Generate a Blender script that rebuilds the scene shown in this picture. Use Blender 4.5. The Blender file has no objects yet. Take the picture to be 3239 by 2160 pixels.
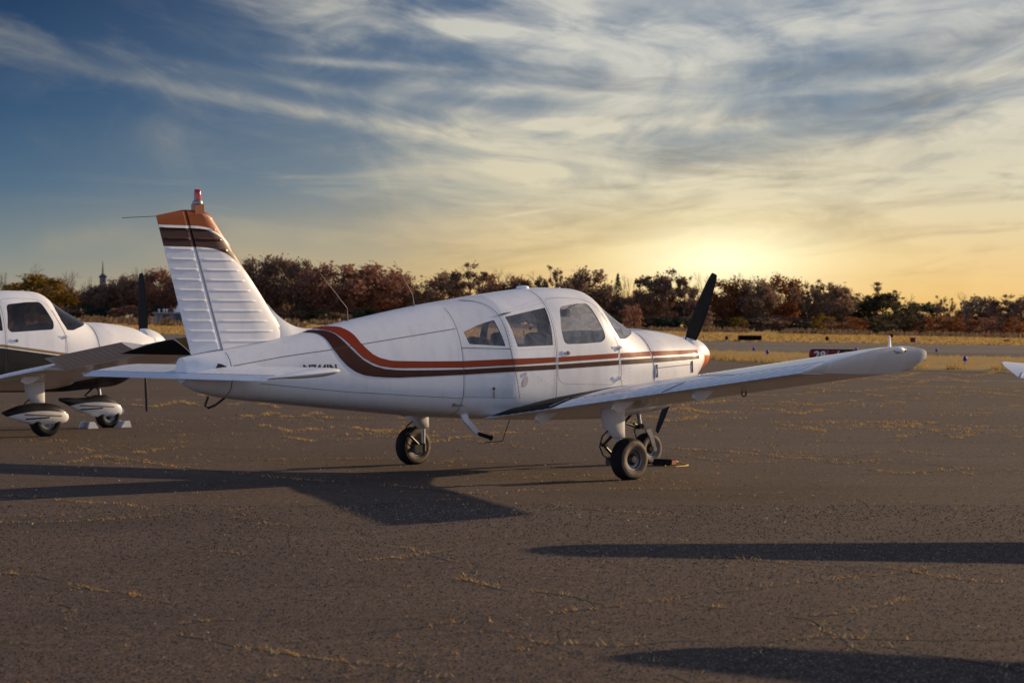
import bpy, bmesh, math, random
from mathutils import Vector, Matrix, noise
R = math.radians
random.seed(7)
SC = bpy.context.scene
C = SC.collection

# ------------------------------------------------------------------ camera
CAM_H = 1.452
cam_d = bpy.data.cameras.new("camera"); cam = bpy.data.objects.new("camera", cam_d); C.objects.link(cam)
cam.location = (0, 0, CAM_H); cam.rotation_euler = (R(90 - 0.361), 0, 0)
cam_d.sensor_width = 36.0; cam_d.lens = 77.62; cam_d.clip_start = 0.5; cam_d.clip_end = 6000
cam_d.dof.use_dof = True; cam_d.dof.focus_distance = 21.5; cam_d.dof.aperture_fstop = 5.0
SC.camera = cam

# ------------------------------------------------------------------ exposure
SC.view_settings.view_transform = 'Standard'; SC.view_settings.look = 'None'
SC.view_settings.exposure = 0.13; SC.view_settings.gamma = 1.0
SC.view_settings.use_curve_mapping = False

# ------------------------------------------------------------------ sun (low, ahead of the noses and a little to the right)
SUN_AZ, SUN_EL = R(34.0), R(15.0)       # azimuth from +X towards +Y
SUN = Vector((math.cos(SUN_EL)*math.cos(SUN_AZ), math.cos(SUN_EL)*math.sin(SUN_AZ), math.sin(SUN_EL)))
sun_d = bpy.data.lights.new("sun", 'SUN'); sun_o = bpy.data.objects.new("sun", sun_d); C.objects.link(sun_o)
sun_d.energy = 5.0; sun_d.angle = R(0.55); sun_d.color = (1.0, 0.72, 0.43)
sun_o.rotation_euler = (-SUN).to_track_quat('-Z', 'Y').to_euler(); sun_o.location = (40, 30, 30)

def s2l(c):
    return tuple(((x/255)/12.92 if x/255 <= .04045 else ((x/255+.055)/1.055)**2.4) for x in c)

# ------------------------------------------------------------------ node helpers
class E:
    """a value socket with arithmetic"""
    def __init__(s, nt, o): s.nt = nt; s.o = o
    def m(s, op, *a):
        n = s.nt.nodes.new('ShaderNodeMath'); n.operation = op
        for i, x in enumerate((s,)+a):
            if isinstance(x, E): s.nt.links.new(x.o, n.inputs[i])
            else: n.inputs[i].default_value = x
        return E(s.nt, n.outputs[0])
    def __add__(s, b): return s.m('ADD', b)
    __radd__ = __add__
    def __sub__(s, b): return s.m('SUBTRACT', b)
    def __rsub__(s, b): return (s*-1.0)+b
    def __mul__(s, b): return s.m('MULTIPLY', b)
    __rmul__ = __mul__
    def __truediv__(s, b): return s.m('DIVIDE', b)
    def gt(s, b): return s.m('GREATER_THAN', b)
    def lt(s, b): return s.m('LESS_THAN', b)
    def abs(s): return s.m('ABSOLUTE')
    def sq(s): return s*s
    def sqrt(s): return s.m('SQRT')
    def max(s, b): return s.m('MAXIMUM', b)
    def min(s, b): return s.m('MINIMUM', b)
    def exp(s): return s.m('EXPONENT')
    def pw(s, b): return s.m('POWER', b)
    def ss(s, a, b, lo=0.0, hi=1.0):
        n = s.nt.nodes.new('ShaderNodeMapRange'); n.interpolation_type = 'SMOOTHSTEP'
        s.nt.links.new(s.o, n.inputs[0])
        for i, x in zip((1, 2, 3, 4), (a, b, lo, hi)): n.inputs[i].default_value = x
        return E(s.nt, n.outputs[0])
def vec(nt, x, y, z=0.0):
    n = nt.nodes.new('ShaderNodeCombineXYZ')
    for i, a in enumerate((x, y, z)):
        if isinstance(a, E): nt.links.new(a.o, n.inputs[i])
        else: n.inputs[i].default_value = a
    return n.outputs[0]
def nz(nt, v, scale=1.0, detail=4.0, rough=.5, dist=0.0):
    n = nt.nodes.new('ShaderNodeTexNoise')
    if v is not None: nt.links.new(v, n.inputs['Vector'])
    n.inputs['Scale'].default_value = scale; n.inputs['Detail'].default_value = detail
    n.inputs['Roughness'].default_value = rough; n.inputs['Distortion'].default_value = dist
    return E(nt, n.outputs[0])
def mix(nt, f, a, b):
    n = nt.nodes.new('ShaderNodeMix'); n.data_type = 'RGBA'
    if isinstance(f, E): nt.links.new(f.o, n.inputs[0])
    else: n.inputs[0].default_value = f
    for i, x in ((6, a), (7, b)):
        if isinstance(x, (tuple, list)): n.inputs[i].default_value = (*x[:3], 1)
        else: nt.links.new(x, n.inputs[i])
    return n.outputs[2]
def ramp(nt, f, stops):
    n = nt.nodes.new('ShaderNodeValToRGB'); nt.links.new(f.o, n.inputs[0])
    el = n.color_ramp.elements
    while len(el) < len(stops): el.new(.5)
    for e_, (p, c) in zip(el, stops): e_.position = p; e_.color = (*c[:3], 1)
    return n.outputs[0]
def split(nt, v):
    n = nt.nodes.new('ShaderNodeSeparateXYZ'); nt.links.new(v, n.inputs[0])
    return [E(nt, o) for o in n.outputs]

# ------------------------------------------------------------------ world: evening sky with cirrus, glow low ahead
W = bpy.data.worlds.new("World"); SC.world = W; W.use_nodes = True
def build_sky():
    nt = W.node_tree; nt.nodes.clear()
    tc = nt.nodes.new('ShaderNodeTexCoord')
    x, y, z = split(nt, tc.outputs['Generated'])
    a = x.m('ARCTAN2', y); e = z.m('ARCSINE')
    u = a/.2319; v = e.max(0.0)/.148
    L = ramp(nt, v/5.0, [(0, s2l((158, 146, 122))), (.016, s2l((152, 146, 128))), (.045, s2l((118, 130, 132))), (.085, s2l((74, 102, 126))),
                       (.13, s2l((44, 78, 112))), (.2, s2l((26, 54, 88))), (.34, s2l((36, 62, 104))), (1, SKY_FILL)])
    Rr = ramp(nt, v/5.0, [(0, s2l((222, 166, 90))), (.018, s2l((222, 180, 108))), (.045, s2l((196, 176, 136))), (.085, s2l((146, 152, 150))),
                        (.14, s2l((112, 130, 148))), (.2, s2l((92, 114, 142))), (.34, s2l((86, 108, 146))), (1, SKY_FILL)])
    f = u.ss(-1.25, .55)
    back = a.ss(-1.9, -1.1, 1.0, 0.0)
    f = f.max(back)
    col = mix(nt, f, L, Rr)
    # unseen low sky away from the sunset: lavender, brightened to fill the aircraft sides
    away = ramp(nt, v/5.0, [(0, s2l((210, 212, 238))), (.06, s2l((216, 226, 254))), (.30, s2l((204, 220, 255))), (.62, s2l((128, 152, 208))), (1, SKY_FILL)])
    col = mix(nt, a.abs().ss(.42, 1.5), col, away)
    # physical sky, mixed in so that the dome keeps its natural variation
    sky = nt.nodes.new('ShaderNodeTexSky'); sky.sky_type = 'NISHITA'; sky.sun_disc = False
    sky.sun_elevation = SUN_EL; sky.sun_rotation = math.pi/2 - SUN_AZ
    skc = nt.nodes.new('ShaderNodeVectorMath'); skc.operation = 'SCALE'; nt.links.new(sky.outputs[0], skc.inputs[0]); skc.inputs[3].default_value = .05
    hi = v.ss(1.2, 4.5)*.25
    col = mix(nt, hi, col, skc.outputs[0])
    # glow of the low sun
    du = a-.0950; dv = e-.0305
    core = ((du/.042).sq()+(dv/.0135).sq()).pw(.8)*-1.0
    halo = ((du/.095).sq()+(dv/.026).sq())*-1.0
    col = mix(nt, halo.exp()*.55, col, s2l((255, 214, 122)))
    # cirrus: streaks that fan out from the low sun
    us = u-.2
    vp = v-((us.sq()+.10).sqrt()*.32)*v.ss(0.0, .6)
    n1 = nz(nt, vec(nt, u*1.9+3.1, vp*3.1, 1.7), 1.0, 10, .58, .75)
    n2 = nz(nt, vec(nt, u*4.2-1.0, vp*8.5+u*.6, 4.2), 1.0, 11, .62, 1.1)
    n3 = nz(nt, vec(nt, u*.55+9.0, vp*2.0, 8.3), 1.0, 5, .5, .2)
    cov = u.ss(-1.0, .6)*.15
    n5 = nz(nt, vec(nt, u*2.2+5.0, v*9.5+u*.25, 6.1), 1.0, 10, .6, .8)
    low = (n5+cov*.6).ss(.47, .72)*v.ss(.04, .16)*(1.0-v.ss(.42, .7))*u.ss(-1.2, .1)
    m1 = (n1+cov).ss(.44, .74)
    m2 = (n2+cov).ss(.48, .80)
    body = (m1*.62+m2*.55*(m1*.7+.3))*(n3+cov).ss(.32, .60)
    # wisps that the picture shows one by one: (azimuth, elevation, half-sizes, tilt, strength) in picture-independent sky units
    for (u0, v0, su, sv, k, am) in [(-.40, .655, .40, .022, -.27, 1.5), (-.30, .71, .50, .018, -.25, .55), (-.75, .78, .4, .03, -.25, .3), (-.08, .905, .085, .030, -.10, 2.6), (-.30, .80, .13, .013, -.10, 1.6),
            (.0, .72, .2, .02, -.03, .9), (.12, .615, .26, .022, 0.0, 1.5), (-.48, .30, .10, .03, -.2, .8), (-.52, .23, .16, .04, -.1, .55), (-.80, .06, .11, .045, .35, .85),
            (-.84, .265, .09, .035, .25, .7), (.05, .48, .22, .03, -.15, .7), (.42, .625, .12, .03, -.1, 1.0), (.55, .5, .3, .05, .18, .8), (.8, .74, .22, .02, .12, 1.0), (.92, .345, .1, .01, -.08, .9), (-.05, .30, .2, .03, -.1, .55), (.2, .27, .4, .04, .0, .5)]:
        p = u-u0; q = v-v0-p*k
        g = (((p/su).sq()+(q/sv).sq())*-1.0).exp()
        body = body+g*am*(n1*.9+n2*1.1-.55).max(0.0)
    for (u0, v0, su, sv, k, am) in [(.48, .245, .10, .006, -.14, .9), (.035, .352, .07, .005, .22, .6), (.38, .455, .13, .006, .15, .6)]:    # old contrails
        p = u-u0; q = v-v0-p*k+p.sq()*.35
        g = (((p/su).sq().sq()+(q/sv).sq())*-1.0).exp()
        body = body+g*am*n1
    body = body*.9+low*.45
    body = body.min(1.0)*v.ss(-.02, .12)
    body = body*u.ss(-1.5, -.1, .62, 1.0)
    cc = ramp(nt, v/3.0, [(0, s2l((238, 190, 110))), (.06, s2l((236, 202, 142))), (.13, s2l((226, 213, 178))), (.28, s2l((214, 211, 198))), (1, s2l((120, 130, 150)))])
    cd = mix(nt, u.ss(-1.1, .3), s2l((150, 150, 142)), (1, 1, 1))
    ccn = nt.nodes.new('ShaderNodeMix'); ccn.data_type = 'RGBA'; ccn.blend_type = 'MULTIPLY'; ccn.inputs[0].default_value = .6
    nt.links.new(cc, ccn.inputs[6]); nt.links.new(cd, ccn.inputs[7])
    col = mix(nt, body*.84, col, ccn.outputs[2])
    # thicker grey cloud, upper right
    n4 = nz(nt, vec(nt, u*1.6+2.0, (v-u*.45)*5.2, 2.9), 1.0, 9, .56, .5)
    gm = n4.ss(.5, .72)*((((u-.75)/.42).sq()+((v-.66-(u-.75)*.45)/.15).sq())*-1.0).exp()
    col = mix(nt, gm.min(1.0)*.7, col, s2l((104, 103, 104)))
    n6 = nz(nt, vec(nt, u*2.6+8.0, v*10.0-u*.9, 3.3), 1.0, 9, .6, .9)
    dim = n6.ss(.48, .70)*v.ss(.05, .16)*(1.0-v.ss(.6, .95))*u.ss(-.6, .3)
    dm = nt.nodes.new('ShaderNodeMix'); dm.data_type = 'RGBA'; dm.blend_type = 'MULTIPLY'; nt.links.new((dim*.55).o, dm.inputs[0]); nt.links.new(col, dm.inputs[6]); dm.inputs[7].default_value = (.60, .58, .60, 1); col = dm.outputs[2]
    col = mix(nt, core.exp()*.95, col, (1.15, 1.08, .70))
    bg = nt.nodes.new('ShaderNodeBackground'); nt.links.new(col, bg.inputs[0]); bg.inputs[1].default_value = 1.0
    out = nt.nodes.new('ShaderNodeOutputWorld'); nt.links.new(bg.outputs[0], out.inputs[0])
SKY_FILL = (.075, .115, .22)
build_sky()

# ------------------------------------------------------------------ materials
MATS = {}
def newmat(name):
    m = bpy.data.materials.new(name); m.use_nodes = True; nt = m.node_tree
    b = nt.nodes['Principled BSDF']; MATS[name] = m
    return m, nt, b
def pbr(name, col, rough=.5, metal=0.0, var=.0, vscale=8.0, bump=0.0, bscale=40.0, coat=0.0, spec=.5, stretch=None, emit=None):
    m, nt, b = newmat(name)
    b.inputs['Roughness'].default_value = rough; b.inputs['Metallic'].default_value = metal
    b.inputs['Coat Weight'].default_value = coat; b.inputs['Coat Roughness'].default_value = .08
    b.inputs['Specular IOR Level'].default_value = spec
    b.inputs['Base Color'].default_value = (*col, 1)
    tc = nt.nodes.new('ShaderNodeTexCoord'); co = tc.outputs['Object']
    if stretch:
        mp = nt.nodes.new('ShaderNodeMapping'); mp.inputs['Scale'].default_value = stretch; nt.links.new(co, mp.inputs[0]); co = mp.outputs[0]
    if var:
        n = nz(nt, co, vscale, 6, .6).ss(.3, .7)
        nt.links.new(mix(nt, n, tuple(c*(1-var) for c in col), tuple(min(1, c*(1+var*.5)) for c in col)), b.inputs['Base Color'])
    if bump:
        bn = nt.nodes.new('ShaderNodeBump'); bn.inputs['Strength'].default_value = bump; bn.inputs['Distance'].default_value = .01
        nt.links.new(nz(nt, co, bscale, 3).o, bn.inputs['Height']); nt.links.new(bn.outputs[0], b.inputs['Normal'])
    return m
def paint(name, colfn, rough=.42, coat=None, spec=None):
    """aircraft paint: slight oil-canning of the sheet metal and faint streaky dirt"""
    m, nt, b = newmat(name)
    tc = nt.nodes.new('ShaderNodeTexCoord'); co = tc.outputs['Object']
    x, y, z = split(nt, co)
    col = colfn(nt, x, y, z)
    mp = nt.nodes.new('ShaderNodeMapping'); mp.inputs['Scale'].default_value = (3.4, 3.4, .8); nt.links.new(co, mp.inputs[0])
    dirt = nz(nt, mp.outputs[0], 2.4, 8, .68).ss(.45, .80)*.30+z.ss(.62, .50)*.25
    fine = nz(nt, co, 26, 4, .6).ss(.55, .8)*.10
    dk = nt.nodes.new('ShaderNodeMix'); dk.data_type = 'RGBA'; dk.blend_type = 'MULTIPLY'
    nt.links.new((dirt+fine).o, dk.inputs[0])
    if isinstance(col, tuple): dk.inputs[6].default_value = (*col, 1)
    else: nt.links.new(col, dk.inputs[6])
    dk.inputs[7].default_value = (.56, .54, .52, 1)
    nt.links.new(dk.outputs[2], b.inputs['Base Color'])
    b.inputs['Roughness'].default_value = rough
    rr = nz(nt, co, 5, 5, .6).ss(.3, .75, rough-.06, rough+.14); nt.links.new(rr.o, b.inputs['Roughness'])
    b.inputs['Coat Weight'].default_value = (coat if coat is not None else .55 if rough < .45 else .12); b.inputs['Coat Roughness'].default_value = .10
    b.inputs['Specular IOR Level'].default_value = spec if spec is not None else .25 if rough > .45 else .38
    bn = nt.nodes.new('ShaderNodeBump'); bn.inputs['Strength'].default_value = .22; bn.inputs['Distance'].default_value = .015
    nt.links.new(nz(nt, co, 3.3, 2).o, bn.inputs['Height']); nt.links.new(bn.outputs[0], b.inputs['Normal'])
    b2 = nt.nodes.new('ShaderNodeBump'); b2.inputs['Strength'].default_value = .12; b2.inputs['Distance'].default_value = .015
    nt.links.new(nz(nt, co, 2.4, 2).o, b2.inputs['Height']); nt.links.new(b2.outputs[0], b.inputs['Coat Normal'])
    return m
WHITE = (.765, .785, .82)
def white_col(nt, x, y, z):
    # some panels are set a little darker
    a = x.gt(-1.105)*x.lt(-.52)*z.gt(.77); b_ = x.gt(-3.58)*x.lt(-1.105); e = x.gt(.05)*x.lt(.96)*z.lt(1.76)
    return mix(nt, (a*.9+b_*.35+e*.45).min(1.0), WHITE, (.64, .665, .705))
M_white = paint('white_paint', white_col)
RED, BRN, ORG = (.24, .028, .007), (.046, .012, .009), (.30, .066, .007)
M_red = paint('red_orange_paint', lambda nt, x, y, z: RED, .5, .04, .10)
M_brown = paint('brown_paint', lambda nt, x, y, z: BRN, .5, .04, .10)
M_orange = paint('orange_paint', lambda nt, x, y, z: ORG)
M_blackp = paint('black_paint', lambda nt, x, y, z: (.012, .012, .015), .5, .0, .10)
M_gold = paint('gold_paint', lambda nt, x, y, z: (.26, .17, .07))
def fin_col(nt, x, y, z):
    d = (x+3.85).max(0.0); z1 = 2.352-(d.sq()*1.03)
    z3 = 2.165-((x+3.84).max(0.0).pw(2.4))*.93
    c = mix(nt, (z-z3).gt(0.0), WHITE, BRN); c = mix(nt, (z-z1+.022).gt(0.0), c, WHITE)
    return mix(nt, (z-z1).gt(0.0), c, ORG)
M_fin = paint('tail_paint', fin_col, .44, .15, .25)
M_spin = paint('spinner_paint', lambda nt, x, y, z: mix(nt, z.gt(1.155), (.62, .13, .008), WHITE))
def belly_col(nt, x, y, z):
    zb = 1.105-(x.max(0.0)*.125)
    c = mix(nt, (z-zb).gt(0.0), (.012, .012, .014), WHITE)
    c = mix(nt, (z-zb-.012).gt(0.0), c, (.26, .17, .07))
    c = mix(nt, (z-zb-.048).gt(0.0), c, WHITE)
    return mix(nt, (z-zb-.0).lt(0.0), c, (.012, .012, .014))
M_belly = paint('white_over_black_paint', belly_col, .46, .0, .14)
def tip_col(nt, x, y, z):
    k = x+(z-1.245)*1.88
    c = mix(nt, k.gt(-.20), (.012, .012, .014), WHITE); c = mix(nt, k.gt(-.18), c, (.2, .12, .04))
    c = mix(nt, k.gt(.0), c, WHITE); c = mix(nt, k.gt(.02), c, (.012, .012, .014))
    return c
M_tip2 = paint('striped_tip_paint', tip_col, .5, .0, .10)
def pant_col(xc, zc):
    def f(nt, x, y, z):
        xx = x-xc; zz = z-zc
        zb = .028-((xx+.02).sq())*.30
        c = mix(nt, (zz-zb).gt(0.0), WHITE, (.012, .012, .015))
        q = zz+.028+xx*.06; g = q.abs().lt(.010)*xx.abs().lt(.26); c = mix(nt, g, c, (.30, .2, .09))
        q = zz+.058-xx*.05; g = q.abs().lt(.009)*(xx+.08).abs().lt(.16); return mix(nt, g, c, (.015, .015, .02))
    return f
M_pant = paint('main_pant_paint', pant_col(-.06, .30), .44, .1, .2); M_npant = paint('nose_pant_paint', pant_col(1.72, .33), .44, .1, .2)
M_seam = pbr('seam_shadow', (.03, .03, .035), .8)
M_seal = pbr('rubber_seal', (.02, .02, .022), .6)
M_rubber = pbr('tyre_rubber', (.010, .010, .011), .8, spec=.2, var=.3, vscale=30, bump=.3, bscale=120)
M_side = pbr('dusty_sidewall', (.20, .16, .125), .9, var=.45, vscale=14)
M_rim = pbr('wheel_alloy', (.22, .22, .23), .45, .8, var=.3)
M_rimdark = pbr('wheel_dark', (.03, .03, .032), .5, .3)
M_steel = pbr('steel', (.42, .42, .44), .38, .9)
M_wire = pbr('antenna_wire', (.16, .15, .14), .6)
M_darkmetal = pbr('dark_metal', (.05, .048, .045), .5, .6, var=.4)
M_grey = pbr('grey_casting', (.16, .165, .175), .5, .3, var=.3)
M_prop = pbr('black_propeller', (.008, .008, .009), .6, 0.0, var=.2, spec=.2)
M_walk = pbr('antiskid_black', (.009, .010, .015), .9, spec=.15, bump=.6, bscale=220)
M_int = pbr('cabin_trim', (.20, .19, .18), .8, var=.3)
M_seat = pbr('seat_fabric', (.075, .05, .035), .9, var=.3, vscale=12)
M_panel = pbr('dark_panel', (.025, .028, .034), .6)
M_letter = pbr('black_lettering', (.015, .015, .017), .4)
M_lens = pbr('red_lens', (.45, .004, .006), .12, coat=.6)
M_yellow = pbr('yellow_rope', (.55, .33, .02), .7)
M_redpl = pbr('red_plastic', (.28, .02, .012), .5)
M_greyp = pbr('grey_scuff', (.42, .42, .45), .55)
def glass(name, tint, alpha, haze, hazecol=(.7, .72, .76)):
    m, nt, b = newmat(name); nt.nodes.remove(b)
    out = nt.nodes['Material Output']
    tr = nt.nodes.new('ShaderNodeBsdfTransparent'); tr.inputs[0].default_value = (*tint, 1)
    gl = nt.nodes.new('ShaderNodeBsdfGlossy'); gl.inputs['Roughness'].default_value = .03
    df0 = nt.nodes.new('ShaderNodeBsdfDiffuse'); df0.inputs[0].default_value = (*hazecol, 1)
    tl = nt.nodes.new('ShaderNodeBsdfTranslucent'); tl.inputs[0].default_value = (*hazecol, 1)
    df = nt.nodes.new('ShaderNodeMixShader'); df.inputs[0].default_value = .55; nt.links.new(df0.outputs[0], df.inputs[1]); nt.links.new(tl.outputs[0], df.inputs[2])
    lw = nt.nodes.new('ShaderNodeFresnel'); lw.inputs[0].default_value = 1.49
    tc = nt.nodes.new('ShaderNodeTexCoord')
    n = nz(nt, tc.outputs['Object'], 7, 6, .65, 1.2).ss(.35, .75, haze*.4, haze*1.6)
    m1 = nt.nodes.new('ShaderNodeMixShader'); nt.links.new(n.o, m1.inputs[0]); nt.links.new(tr.outputs[0], m1.inputs[1]); nt.links.new(df.outputs[0], m1.inputs[2])
    m2 = nt.nodes.new('ShaderNodeMixShader'); gg = nt.nodes.new('ShaderNodeNewGeometry'); nt.links.new((E(nt, lw.outputs[0])*alpha*(1.0-E(nt, gg.outputs['Backfacing']))).min(1.0).o, m2.inputs[0]); nt.links.new(m1.outputs[0], m2.inputs[1]); nt.links.new(gl.outputs[0], m2.inputs[2])
    nt.links.new(m2.outputs[0], out.inputs[0])
    return m
M_glass = glass('window_glass', (.98, .98, .98), 1.3, .12)
M_glass_door = glass('scratched_window', (.95, .96, .97), 1.4, .18)
M_shield = glass('hazed_windshield', (.96, .97, .98), 1.3, .50)
M_tint = glass('tinted_window', (.62, .58, .54), 1.1, .03)

# ------------------------------------------------------------------ mesh helpers
def link(name, me, mat=None, parent=None):
    o = bpy.data.objects.new(name, me); C.objects.link(o)
    if mat is not None and not me.materials: me.materials.append(mat)
    if parent is not None: o.parent = parent
    return o
def mesh(name, V, F, mat=None, parent=None, smooth=True, angle=35, mats=None, fm=None):
    me = bpy.data.meshes.new(name); me.from_pydata([tuple(v) for v in V], [], F)
    if mats:
        for m in mats: me.materials.append(m)
        me.polygons.foreach_set('material_index', fm)
    me.update()
    if smooth:
        me.polygons.foreach_set('use_smooth', [True]*len(me.polygons))
        me.set_sharp_from_angle(angle=R(angle))
    return link(name, me, mat, parent)
def tag(o, label=None, cat=None, group=None, kind=None):
    if label: o['label'] = label
    if cat: o['category'] = cat
    if group: o['group'] = group
    if kind: o['kind'] = kind
    return o
def empty(name, loc=(0, 0, 0), rz=0.0, sc=1.0):
    o = bpy.data.objects.new(name, None); C.objects.link(o); o.location = loc; o.rotation_euler = (0, 0, rz); o.scale = (sc,)*3
    o.empty_display_size = .3
    return o
def copy_tree(o, parent=None):
    c = o.copy(); C.objects.link(c); c.parent = parent
    for ch in list(o.children): copy_tree(ch, c)
    return c
class MB:
    def __init__(s): s.V = []; s.F = []
    def add(s, V, F):
        n = len(s.V); s.V += [tuple(v) for v in V]; s.F += [tuple(i+n for i in f) for f in F]; return s
    def box(s, a, b):
        (x0, y0, z0), (x1, y1, z1) = a, b
        return s.add([(x0, y0, z0), (x1, y0, z0), (x1, y1, z0), (x0, y1, z0), (x0, y0, z1), (x1, y0, z1), (x1, y1, z1), (x0, y1, z1)],
                     [(0, 3, 2, 1), (4, 5, 6, 7), (0, 1, 5, 4), (1, 2, 6, 5), (2, 3, 7, 6), (3, 0, 4, 7)])
    def tube(s, P, r, n=8, cap=True):
        P = [Vector(p) for p in P]; rr = r if isinstance(r, (list, tuple)) else [r]*len(P)
        V = []; F = []; up = None
        for i, p in enumerate(P):
            d = (P[min(i+1, len(P)-1)]-P[max(i-1, 0)]).normalized()
            if up is None: up = Vector((0, 0, 1)) if abs(d.z) < .9 else Vector((1, 0, 0))
            a = d.cross(up).normalized(); b = a.cross(d); up = b
            for k in range(n):
                t = 2*math.pi*k/n; V.append(p+(a*math.cos(t)+b*math.sin(t))*rr[i])
        for i in range(len(P)-1):
            for k in range(n):
                F.append((i*n+k, i*n+(k+1) % n, (i+1)*n+(k+1) % n, (i+1)*n+k))
        if cap: F += [tuple(range(n-1, -1, -1)), tuple((len(P)-1)*n+k for k in range(n))]
        return s.add(V, F)
    def lathe(s, prof, c, axis='y', n=28):
        """prof: (radius, offset along axis)"""
        V = []; F = []; m = len(prof)
        for k in range(n):
            t = 2*math.pi*k/n; ca, sa = math.cos(t), math.sin(t)
            for r, h in prof:
                V.append({'y': (c[0]+r*ca, c[1]+h, c[2]+r*sa), 'z': (c[0]+r*ca, c[1]+r*sa, c[2]+h), 'x': (c[0]+h, c[1]+r*ca, c[2]+r*sa)}[axis])
        for k in range(n):
            for j in range(m-1):
                F.append((k*m+j, ((k+1) % n)*m+j, ((k+1) % n)*m+j+1, k*m+j+1))
        return s.add(V, F)
    def prism(s, poly, y0, y1):
        """polygon in x,z extruded along y"""
        n = len(poly); V = [(x, y0, z) for x, z in poly]+[(x, y1, z) for x, z in poly]
        F = [tuple(range(n)), tuple(range(2*n-1, n-1, -1))]+[(i, i+n, (i+1) % n+n, (i+1) % n) for i in range(n)]
        return s.add(V, F)
    def rings(s, RG, cap=True):
        n = len(RG[0]); V = [p for r in RG for p in r]; F = []
        for i in range(len(RG)-1):
            for k in range(n): F.append((i*n+k, i*n+(k+1) % n, (i+1)*n+(k+1) % n, (i+1)*n+k))
        if cap: F += [tuple(range(n-1, -1, -1)), tuple((len(RG)-1)*n+k for k in range(n))]
        return s.add(V, F)
    def build(s, name, mat, parent=None, smooth=True, angle=35): return mesh(name, s.V, s.F, mat, parent, smooth, angle)
def fix_normals(o):
    bm = bmesh.new(); bm.from_mesh(o.data); bmesh.ops.recalc_face_normals(bm, faces=bm.faces); bm.to_mesh(o.data); bm.free(); return o
def boolean(o, cutter, op):
    md = o.modifiers.new('b', 'BOOLEAN'); md.object = cutter; md.operation = op; md.solver = 'EXACT'; md.material_mode = 'TRANSFER'
    dg = bpy.context.evaluated_depsgraph_get(); me = bpy.data.meshes.new_from_object(o.evaluated_get(dg))
    o.modifiers.clear(); old = o.data; o.data = me; bpy.data.meshes.remove(old); return o
def kill(o):
    me = o.data; bpy.data.objects.remove(o); 
    if me.users == 0: bpy.data.meshes.remove(me)
def shade(o, angle=30):
    o.data.polygons.foreach_set('use_smooth', [True]*len(o.data.polygons)); o.data.set_sharp_from_angle(angle=R(angle)); return o
# ------------------------------------------------------------------ light aircraft: axes x forward, y left, z up, origin on the ground under the main wheels
# fuselage stations: x, half width, bottom, widest height, top, upper and lower fullness
SEC = [(-4.03,.075,.985,1.06,1.18,2.0,2.0),(-3.85,.135,.893,1.03,1.212,2.1,2.2),(-3.56,.20,.824,1.01,1.257,2.1,2.4),
       (-2.9,.29,.752,.98,1.371,2.1,2.6),(-2.12,.387,.673,.96,1.518,2.1,2.8),(-1.31,.474,.597,.95,1.661,2.15,3.0),
       (-.83,.527,.565,.96,1.73,2.2,3.2),(-.53,.562,.55,.97,1.772,2.3,3.4),(-.49,.566,.548,.97,1.776,2.32,3.4),
       (-.06,.57,.53,1.0,1.827,2.4,3.5),(.25,.57,.52,1.02,1.855,2.5,3.5),(.57,.566,.515,1.02,1.855,2.5,3.5),
       (.78,.563,.512,1.02,1.835,2.45,3.5),(.92,.557,.51,1.02,1.755,2.3,3.5),(1.107,.548,.51,1.01,1.645,2.1,3.4),(1.3,.535,.52,1.0,1.542,2.0,3.2),(1.46,.522,.53,1.0,1.452,2.05,3.1),(1.56,.513,.535,1.0,1.44,2.25,3.0),
       (1.7,.496,.55,1.0,1.44,2.35,2.8),(2.0,.45,.585,1.0,1.412,2.4,2.6),(2.25,.395,.72,1.05,1.37,2.4,2.4),(2.42,.335,.90,1.09,1.30,2.4,2.3),(2.53,.27,.99,1.12,1.258,2.3,2.2)]
def _tang():
    T = []
    for i in range(len(SEC)):
        a, b = SEC[max(i-1, 0)], SEC[min(i+1, len(SEC)-1)]
        T.append([(q-p)/(b[0]-a[0]) for p, q in zip(a[1:], b[1:])])
    return T
TAN = _tang()
def sec(x):
    if x <= SEC[0][0]: return list(SEC[0][1:])
    if x >= SEC[-1][0]: return list(SEC[-1][1:])
    for i in range(len(SEC)-1):
        a, b = SEC[i], SEC[i+1]
        if x <= b[0]:
            h = b[0]-a[0]; t = (x-a[0])/h
            h00 = 2*t**3-3*t*t+1; h10 = t**3-2*t*t+t; h01 = -2*t**3+3*t*t; h11 = t**3-t*t
            return [h00*p+h10*h*m+h01*q+h11*h*n for p, q, m, n in zip(a[1:], b[1:], TAN[i], TAN[i+1])]
def yside(x, z, off=0.0):
    w, zb, zm, zt, nt, nb = sec(x); w += off; zb -= off; zt += off
    r, n = ((z-zm)/(zt-zm), nt) if z >= zm else ((zm-z)/(zm-zb), nb)
    r = min(1.0, r)
    return w*max(0.0, 1-r**n)**(1/n)
def ring(x, off=0.0, n=76):
    w, zb, zm, zt, nt, nb = sec(x); w += off; zb -= off; zt += off
    P = []
    for k in range(n):
        t = 2*math.pi*k/n; c, s_ = math.cos(t), math.sin(t); e = nt if s_ >= 0 else nb
        y = w*math.copysign(abs(c)**(2/e), c)
        z = zm+(zt-zm)*s_**(2/e) if s_ >= 0 else zm-(zm-zb)*abs(s_)**(2/e)
        P.append((x, y, z))
    return P
def xs_between(a, b, step=.06):
    n = max(2, int((b-a)/step)); X = [a+(b-a)*i/n for i in range(n+1)]
    X += [s_[0] for s_ in SEC if a < s_[0] < b]
    X = sorted(X); out = [X[0]]
    for x in X[1:]:
        if x-out[-1] > .012: out.append(x)
    out[-1] = b
    return out
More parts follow.
